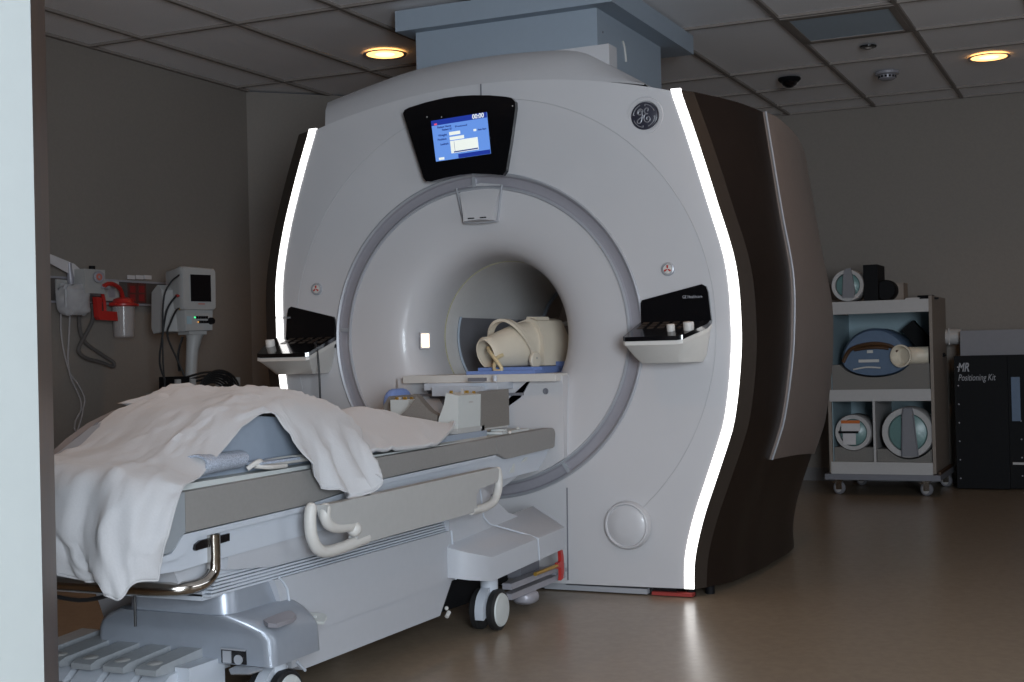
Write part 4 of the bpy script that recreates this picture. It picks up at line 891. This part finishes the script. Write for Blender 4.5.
b = B(); loft(b, [[V((x, y, z)) for y, z in ((.08, 1.23), (.10, 1.47), (.14, 1.50), (.20, 1.46), (.21, 1.25), (.19, 1.22))] for x in (-.18, .06)]); lb(b, 'rear_battery', m_monit)
b = B()
for r_ in range(2):
    for k in range(5 if r_ == 0 else 4): bx(b, -.022+k*.017+(.017 if r_ else 0), -.009+k*.017+(.017 if r_ else 0), -.009, -.001, 1.30-r_*.026, 1.316-r_*.026, .001)
kb = lb(b, 'buttons', m_dark, base_)
b = B(); bx(b, -.034, -.027, -.009, -.001, 1.304, 1.312); lb(b, 'green_light', m_led, base_)
b = B(); bx(b, -.012, -.006, -.010, -.001, 1.279, 1.284); lb(b, 'coloured_labels', m_ledo, base_)
b = B(); bx(b, -.085, -.052, -.006, -.001, 1.270, 1.315, .001); lb(b, 'socket_panel', m_cartin, base_)
b = B(); lathe(b, [(.021, 0), (.019, .018), (.001, .020)], (.080, -.004, 1.288), (0, -1, 0), 20); lb(b, 'dial', m_matblack, base_)
b = B(); bx(b, -.01, .035, -.014, -.010, 1.383, 1.389); lb(b, 'red_lettering', m_pinkred)
b = B(); loft(b, [[V((cx_+r_*math.cos(2*PI*j/20), .07+r_*math.sin(2*PI*j/20), z)) for j in range(20)] for cx_, r_, z in ((.02, .055, 1.215), (.015, .045, 1.19), (.0, .036, 1.12), (-.01, .034, 1.0), (-.02, .034, .85), (-.02, .034, .12))]); pole = lb(b, 'pole', m_monit)
b = B(); bx(b, -.22, .24, -.05, .22, .85, .875, .006); bx(b, -.22, .24, -.06, -.05, .86, .90, .003)
for x in (-.20, -.10, .085, .21): bx(b, x, x+.03, -.058, -.03, .875, .955, .004)
bx(b, .08, .16, -.06, -.045, .92, .935); basket = lb(b, 'basket', m_monit)
b = B()
for q in range(5):
    a = 2*PI*q/5; tube(b, [(-.02, .07, .13), (-.02+.16*math.cos(a), .07+.16*math.sin(a), .09), (-.02+.28*math.cos(a), .07+.28*math.sin(a), .065)], .02, k=3)
lb(b, 'star_base', m_monit)
for q in range(5):
    a = 2*PI*q/5; c_ = V((-.02+.28*math.cos(a), .07+.28*math.sin(a), .03)); b = B(); lathe(b, [(.02, -.012), (.03, -.01), (.03, .01), (.02, .012)], c_, (math.sin(a), -math.cos(a), 0), 20); cyl(b, c_+V((0, 0, .01)), c_+V((0, 0, .045)), .01); lb(b, 'caster', m_rubber)
b = B()
for k in range(7):
    r_ = .095+.008*k; cc_ = V((.03+.004*k, -.075-.006*k, .84+.004*k)); tube(b, [cc_+V((r_*math.cos(a_), 0, r_*math.sin(a_)*.95)) for a_ in [PI*q/8 for q in range(9)]], .006, 6, 2)
for k in range(3): tube(b, [(-.10, .02, .96-.02*k), (.05, 0, .99-.02*k), (.2, -.02, .97-.02*k), (.25, -.04, .90), (.30, -.05, .82)], .007, 6)
lb(b, 'cable_bundle', m_cable)
b = B(); bx(b, -.21, -.10, -.04, .1, .88, .97, .02); lb(b, 'cuff_pouch', m_matblack)
b = B(); ell(b, (.19, .02, .93), (.05, .05, .04)); lb(b, 'probe_coil', m_cable)
b = B()
tube(b, [(-.112, .03, 1.55), (-.14, -.01, 1.545), (-.19, .0, 1.50), (-.215, .03, 1.40), (-.22, .04, 1.1), (-.21, .04, .9)], .005, 6)
tube(b, [(-.112, .04, 1.43), (-.15, .0, 1.43), (-.20, .02, 1.35), (-.22, .04, 1.2), (-.235, .05, 1.05), (-.20, .03, .93), (-.14, .0, .88)], .006, 6)
tube(b, [(-.10, .04, 1.36), (-.15, .0, 1.35), (-.19, .0, 1.28), (-.20, .02, 1.20), (-.13, .02, 1.05), (-.07, .0, .9)], .006, 6)
tube(b, [(-.03, .12, 1.2), (-.05, .14, 1.1), (-.045, .14, 1.0)], .007, 6)
lb(b, 'sensor_cables', m_cable)
for z_ in (1.55, 1.43):
    b = B(); cyl(b, (-.112, .036, z_), (-.09, .032, z_), .010); lb(b, 'plug', m_matblack)
b = B(); cyl(b, (-.15, .0, 1.43), (-.125, .015, 1.432), .008); lb(b, 'red_plug', m_red)
b = B(); cyl(b, (-.116, .02, 1.357), (-.10, .03, 1.36), .007); lb(b, 'amber_plug', m_brass)

# ================================================================ CART AT THE BACK WALL
YC = 9.62; YD = 10.36
zc = lambda y: 1.366-.00713*(y-302)
xc = lambda x: P(x, 400, Y=YC).x
X0, X1 = xc(828), xc(934.5)
t = empty('storage_cart', 'white shelved coil storage cart on casters against the back wall', 'storage cart', ((X0+X1)/2, (YC+YD)/2, 0))
xdv = xc(873.5)
for xs in (X1-.022, X0):
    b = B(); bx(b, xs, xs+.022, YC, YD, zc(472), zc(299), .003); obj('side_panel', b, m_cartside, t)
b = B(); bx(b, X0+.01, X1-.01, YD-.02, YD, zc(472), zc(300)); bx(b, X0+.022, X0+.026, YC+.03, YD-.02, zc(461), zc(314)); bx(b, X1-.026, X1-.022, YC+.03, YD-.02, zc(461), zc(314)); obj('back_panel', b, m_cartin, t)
b = B(); bx(b, X0+.004, X1-.022, YC-.004, YD, zc(302)-.03, zc(302), .002); bx(b, X0+.004, X1-.022, YC-.008, YC+.014, zc(314.5), zc(302), .003); obj('top_shelf', b, m_cartw, t)
b = B(); bx(b, X0+.02, X1-.02, YC, YD, zc(390)-.02, zc(390), .002); bx(b, X0+.012, X1-.022, YC-.008, YC+.014, zc(401), zc(389.5), .003); obj('middle_shelf', b, m_cartw, t)
b = B(); bx(b, X0+.02, X1-.02, YC, YD, zc(461)-.02, zc(461), .002); bx(b, X0+.012, X1-.022, YC-.008, YC+.014, zc(473), zc(461), .003); obj('bottom_shelf', b, m_cartw, t)
b = B(); bx(b, xdv-.008, xdv+.008, YC, YD-.02, zc(461), zc(401), .002); obj('divider', b, m_cartw, t)
b = B(); bx(b, X0-.03, X1+.03, YC-.03, YD+.02, zc(478.5), zc(473), .006); obj('base_tray', b, m_seam, t)
b = B(); bx(b, X1+.01, X1+.028, YC+.02, YD+.015, zc(473)+.002, zc(473)+.02, .003); obj('base_bumper', b, m_wood, t)
for x, y in ((X0+.06, YC+.03), (X1-.07, YC+.03), (X0+.10, YD-.06), (X1-.02, YD-.06)):
    k = empty('tmp', '', '', (x, y, 0)); del k['label'], k['category']; k.name = 'caster'; ORG[k.name] = V((x, y, 0)); k.parent = t; k.location = V((x, y, 0))-ORG[t.name]
    b = B(); lathe(b, [(.03, -.014), (.042, -.014), (.045, -.008), (.045, .008), (.042, .014), (.03, .014)], (x, y, .045), (.5, 1, 0), 24); obj('tyre', b, m_padgrey, k)
    b = B(); lathe(b, [(.03, -.016), (.012, -.018), (.012, .018), (.03, .016)], (x, y, .045), (.5, 1, 0), 24); obj('hub', b, m_cartw, k)
    b = B(); bx(b, x-.02, x+.02, y-.028, y-.020, .035, .105, .004); bx(b, x-.02, x+.02, y+.020, y+.028, .035, .105, .004); bx(b, x-.03, x+.03, y-.03, y+.03, .098, .112, .004); bx(b, x-.045, x-.015, y-.04, y-.02, .085, .095, .002); obj('fork', b, m_chrome, k)
Zt, Zm, Zb = zc(302), zc(390), zc(461)
def foamcradle(x0, x1, y0, y1, z, h, cx_, rx_, rz_, cz_, label):
    """foam block with a hollow that follows the round object resting in it"""
    b = B(); pts = [(x0, z), (x0, z+h)]
    for i in range(29):
        x = x0+.008+(x1-x0-.016)*i/28; d = 1-((x-cx_)/rx_)**2
        pts.append((x, min(z+h, cz_-rz_*math.sqrt(d)) if d > 0 else z+h))
    pts += [(x1, z+h), (x1, z)]
    xz(b, y0, y1, pts); return top('foam_cradle', b, m_foam, label, 'foam block', 'foam blocks in the cart')
def ringcoil(x, z, r, y, label, lid=False, name='ring_coil'):
    t = empty(name, label, 'MRI coil' if lid is False else 'phantom', (x, y+.1, z-r))
    b = B(); lathe(b, [(r*.76, .02), (r*.76, -.004), (r*.97, -.006), (r, .006), (r, .20), (r*.9, .22), (r*.76, .20), (r*.76, .02)], (x, y, z), (0, 1, 0), 48, cap=False); obj('outer_ring', b, m_cartw, t)
    b = B(); lathe(b, [(r*.765, .03), (r*.7, .015), (r*.4, .0), (.001, -.004)], (x, y, z), (0, 1, 0), 40, cap=False); obj('fluid_sphere', b, m_teal, t)
    return t
# top of cart
t = ringcoil(xc(849), Zt+.118, .115, YC+.06, 'white ring coil with grey handle at the left on top of the cart')
b = B(); xz(b, YC+.035, YC+.06, [(xc(849)-.035, Zt+.03), (xc(849)-.025, Zt+.19), (xc(849)-.01, Zt+.235), (xc(849)+.03, Zt+.24), (xc(849)+.055, Zt+.07), (xc(849)+.045, Zt+.03)], .006); obj('handle_strap', b, m_padgrey, t)
b = B(); bx(b, xc(865), xc(879.5), YC+.06, YC+.36, Zt, Zt+.258, .004, mtx=None); top('storage_box', b, m_matblack, 'tall matt black box on top of the cart beside the ring coil', 'box')
b = B(); lathe(b, [(.066, 0), (.074, .02), (.074, .12), (.064, .15), (.04, .16)], (xc(881)+.03, YC+.12, Zt+.076), (0, 1, 0), 32); top('round_coil', b, m_matblack, 'round black coil standing on the cart behind the black box', 'coil')
b = B(); bx(b, xc(889), xc(901), YC+.25, YC+.45, Zt, Zt+.13, .006); top('small_carton', b, m_cartside, 'small pale carton at the back on top of the cart', 'carton')
b = B(); bx(b, xc(906), xc(920), YC+.1, YC+.3, Zt, Zt+.014, .003); top('paper_stack', b, m_cartw, 'thin pale papers lying on top of the cart', 'papers')
b = B(); bx(b, -.08, .08, -.06, .06, 0, .012, .003, mtx=Matrix.Translation((xc(925), YC+.18, Zt)) @ Matrix.Rotation(.25, 4, 'Z')); bx(b, -.05, .05, -.03, .03, .012, .03, .004, mtx=Matrix.Translation((xc(925), YC+.18, Zt)) @ Matrix.Rotation(-.2, 4, 'Z')); top('hand_remote', b, m_matblack, 'small flat dark object at the right on top of the cart', 'remote')
# middle shelf
foamcradle(X0+.03, X1-.03, YC+.02, YC+.5, Zm, .18, xc(875), .239, .112, Zm+.20, 'grey foam block cradling the blue coil in the cart')
t = empty('body_coil', 'blue domed body coil with straps on the upper shelf of the cart', 'MRI coil', (xc(875), YC+.25, Zm+.05))
b = B(); cx_ = xc(875); A = []
for y, s in ((YC+.035, .93), (YC+.06, 1), (YC+.38, 1), (YC+.44, .9)):
    row = []
    for i in range(25): a = math.radians(-25+230*i/24); row.append(V((cx_+.235*s*math.cos(a), y, Zm+.20+.235*s*math.sin(a)*(1 if math.sin(a) > 0 else .45))))
    for i in range(9): a = math.radians(205-(-0)+ (130)*i/8); row.append(V((cx_+.235*s*math.cos(a), y, Zm+.20+.235*s*math.sin(a)*.45)))
    A.append(row)
loft(b, A); obj('coil_shell', b, m_bluepad, t)
b = B(); tube(b, [(cx_-.22, YC+.03, Zm+.20), (cx_-.16, YC+.022, Zm+.29), (cx_-.02, YC+.02, Zm+.325), (cx_+.10, YC+.02, Zm+.31), (cx_+.16, YC+.03, Zm+.27)], .014); tube(b, [(cx_-.14, YC+.025, Zm+.285), (cx_, YC+.018, Zm+.30), (cx_+.10, YC+.02, Zm+.29)], .012); obj('straps', b, m_wood, t)
b = B(); bx(b, cx_-.11, cx_+.03, YC+.02, YC+.034, Zm+.195, Zm+.215, .003); bx(b, cx_-.05, cx_-.01, YC+.02, YC+.034, Zm+.26, Zm+.28, .003); tube(b, [(cx_-.15, YC+.028, Zm+.145), (cx_-.06, YC+.022, Zm+.16), (cx_+.04, YC+.022, Zm+.155)], .006); obj('cream_tabs', b, m_offwhite, t)
b = B(); bx(b, -.17, .17, 0, .12, -.055, .055, .006, mtx=Matrix.Translation((xc(914), YC+.50, Zm+.325)) @ Matrix.Rotation(math.radians(50), 4, 'Y')); top('foam_wedge', b, m_matblack, 'dark grey foam slab tilted behind the cream elbow in the cart', 'foam slab')
b = B(); tube(b, [(xc(928), YC+.10, Zm+.235), (xc(916), YC+.09, Zm+.235), (xc(908), YC+.06, Zm+.235), (xc(903), YC+.02, Zm+.235)], .062, 24, 4); o_ = V((xc(903), YC+.0, Zm+.235)); lathe(b, [(.060, .03), (.078, -.005), (.080, -.02), (.070, -.022), (.060, .0), (.045, .02), (.001, .03)], o_, (.35, 1, 0), 32, cap=False); top('elbow_coil', b, m_cream, 'cream elbow shaped coil resting on the foam in the cart', 'MRI coil')
# lower left / right
foamcradle(X0+.03, xdv-.012, YC+.03, YC+.45, Zb, .10, xc(851.5), .130, .130, Zb+.205, 'grey foam block under the small round phantom in the cart')
t = ringcoil(xc(851.5), Zb+.205, .128, YC+.03, 'round phantom with paper labels in the lower left cart bay', lid=True, name='round_phantom')
b = B(); q = xc(850); bx(b, q-.07, q+.06, YC+.02, YC+.028, Zb+.215, Zb+.27, .002); bx(b, q-.06, q+.03, YC+.016, YC+.024, Zb+.12, Zb+.20, .002); o = obj('paper_labels', b, m_paper, t)
b = B(); bx(b, q-.07, q+.06, YC+.016, YC+.020, Zb+.27, Zb+.292, .002); obj('orange_label', b, m_orange, o)
b = B(); bx(b, q-.09, q+.05, YC+.012, YC+.016, Zb+.20, Zb+.216); obj('black_marker', b, m_matblack, o)
foamcradle(xdv+.012, X1-.03, YC+.03, YC+.45, Zb, .09, xc(907), .187, .187, Zb+.205, 'grey foam block under the large teal phantom in the cart')
t = ringcoil(xc(907)-.006, Zb+.205, .178, YC+.03, 'large teal phantom in a white ring in the lower right cart bay', lid=True, name='sphere_phantom')
q = xc(907); b = B(); xz(b, YC+.005, YC+.028, [(q-.045, Zb+.04), (q-.035, Zb+.33), (q-.025, Zb+.378), (q+.030, Zb+.38), (q+.038, Zb+.34), (q+.065, Zb+.04)], .006); obj('handle_strap', b, m_padgrey, t)
b = B(); tube(b, [(q-.045, YC+.003, Zb+.04), (q-.035, YC+.003, Zb+.33), (q-.025, YC+.003, Zb+.378), (q+.030, YC+.003, Zb+.38), (q+.038, YC+.003, Zb+.34), (q+.065, YC+.003, Zb+.04)], .005, 6, 1); obj('strap_edge', b, m_seam, t)
# pipe and bench beyond
b = B(); a0 = P(939, 337, Y=10.35); cyl(b, (a0.x, 10.35, a0.z), (P(962, 337, Y=10.35).x, 10.35, a0.z), .058, 24, .01); bx(b, P(950, 337, Y=10.35).x-.004, P(950, 337, Y=10.35).x+.004, 10.29, 10.41, a0.z-.061, a0.z+.061, .003)
bx(b, a0.x+.02, a0.x+.06, 10.40, YB, a0.z-.03, a0.z+.03); top('capped_pipe', b, m_cartw, 'short white capped pipe fixed to the wall between cart and black case', 'pipe')
c0, c1 = P(963, 331, Y=10.4), P(1024, 351, Y=10.4); zpad = P(958, 356, Y=10.12).z+.001
b = B(); bx(b, c0.x, c0.x+.74, 10.2, 10.58, zpad, c0.z, .015, 3); top('padded_slab', b, m_padgrey, 'grey padded slab lying on top of the black case at right', 'pad')
# case
cx0 = P(955, 400, Y=10.12).x; zt = P(958, 356, Y=10.12).z; xd = P(1008, 400, Y=10.12).x
t = empty('positioning_kit_case', 'tall black equipment case with pale slanted lettering, standing beside the cart', 'equipment case', (cx0+.3, 10.3, 0))
b = B(); bx(b, cx0, cx0+.75, 10.16, 10.56, .01, zt, .006); obj('case_body', b, m_matblack, t)
b = B(); bx(b, cx0, xd, 10.12, 10.158, .01, zt, .006); dd = obj('case_door', b, m_matblack, t)
b = B()
for k in range(7): ell(b, (cx0+.025, 10.119, .08+k*(zt-.12)/6.3), (.006, .004, .006), 8, 6)
for k in range(4): ell(b, (xd+.08, 10.159, .1+k*.13), (.006, .004, .006), 8, 6)
obj('rivets', b, m_ring, t)
p = P(957.5, 371.5, Y=10.117); text('lettering', 'MR', .088, (p.x, 10.119, p.z), m_label, t, shear=.25, bold=.002, width=.078)
p = P(958, 381, Y=10.117); text('lettering', 'Positioning Kit', .066, (p.x, 10.119, p.z+.002), m_label, t, shear=.25, width=.255)
b = B(); p1, p2 = P(1011, 377, Y=10.15), P(1021, 421, Y=10.15); bx(b, p1.x, p2.x, 10.14, 10.159, p2.z, p1.z, .003); obj('blue_window', b, m_bluepad, t)
b = B(); p1 = P(1013, 463, Y=10.15); bx(b, p1.x, p1.x+.12, 10.13, 10.159, p1.z-.01, p1.z+.006, .003); obj('white_latch', b, m_cartw, t)

# ================================================================ LIGHT
def area(name, loc, tgt, sx, sy, e, col, spread=180):
    l = bpy.data.lights.new(name, 'AREA'); l.shape = 'RECTANGLE'; l.size = sx; l.size_y = sy; l.energy = e; l.color = col; l.spread = math.radians(spread)
    o = bpy.data.objects.new(name, l); C.objects.link(o); o.location = loc
    o.rotation_euler = (V(tgt)-V(loc)).to_track_quat('-Z', 'Y').to_euler(); return o
area('outer_room_light', (1.6, -1.2, 1.5), (-2.6, 6, 1.4), 1.4, 1.8, 265, (.80, .90, 1.0))
area('added_fill_light', (XR-.05, 3.25, 1.5), (-3, 4.2, 1.35), 2.5, 1.2, 26, (.92, .95, 1.0))  # added side fill that brightens the room, not a known source
def spot(loc, e, col=(1, .56, .27), ang=120, tgt=None):
    l = bpy.data.lights.new('downlight_bulb', 'SPOT'); l.energy = e; l.color = col; l.spot_size = math.radians(ang); l.spot_blend = .6; l.shadow_soft_size = .06
    o = bpy.data.objects.new('downlight_bulb', l); C.objects.link(o); o.location = loc; return o
for x, y, e in ((-4.09, 7.095, 12), (-.796, 9.176, 7), (-4.09, 3.6, 22), (-.796, 5.3, 12), (-2.5, 3.7, 15)): spot((x, y, HC-.03), e)
w = bpy.data.worlds.new('world'); bpy.context.scene.world = w; w.use_nodes = True
w.node_tree.nodes['Background'].inputs[0].default_value = (.35, .42, .5, 1); w.node_tree.nodes['Background'].inputs[1].default_value = .05
s = bpy.context.scene
s.view_settings.view_transform = 'Standard'; s.view_settings.look = 'None'; s.view_settings.gamma = 1; s.view_settings.exposure = .25
s.view_settings.use_curve_mapping = False
s.cycles.use_denoising = True
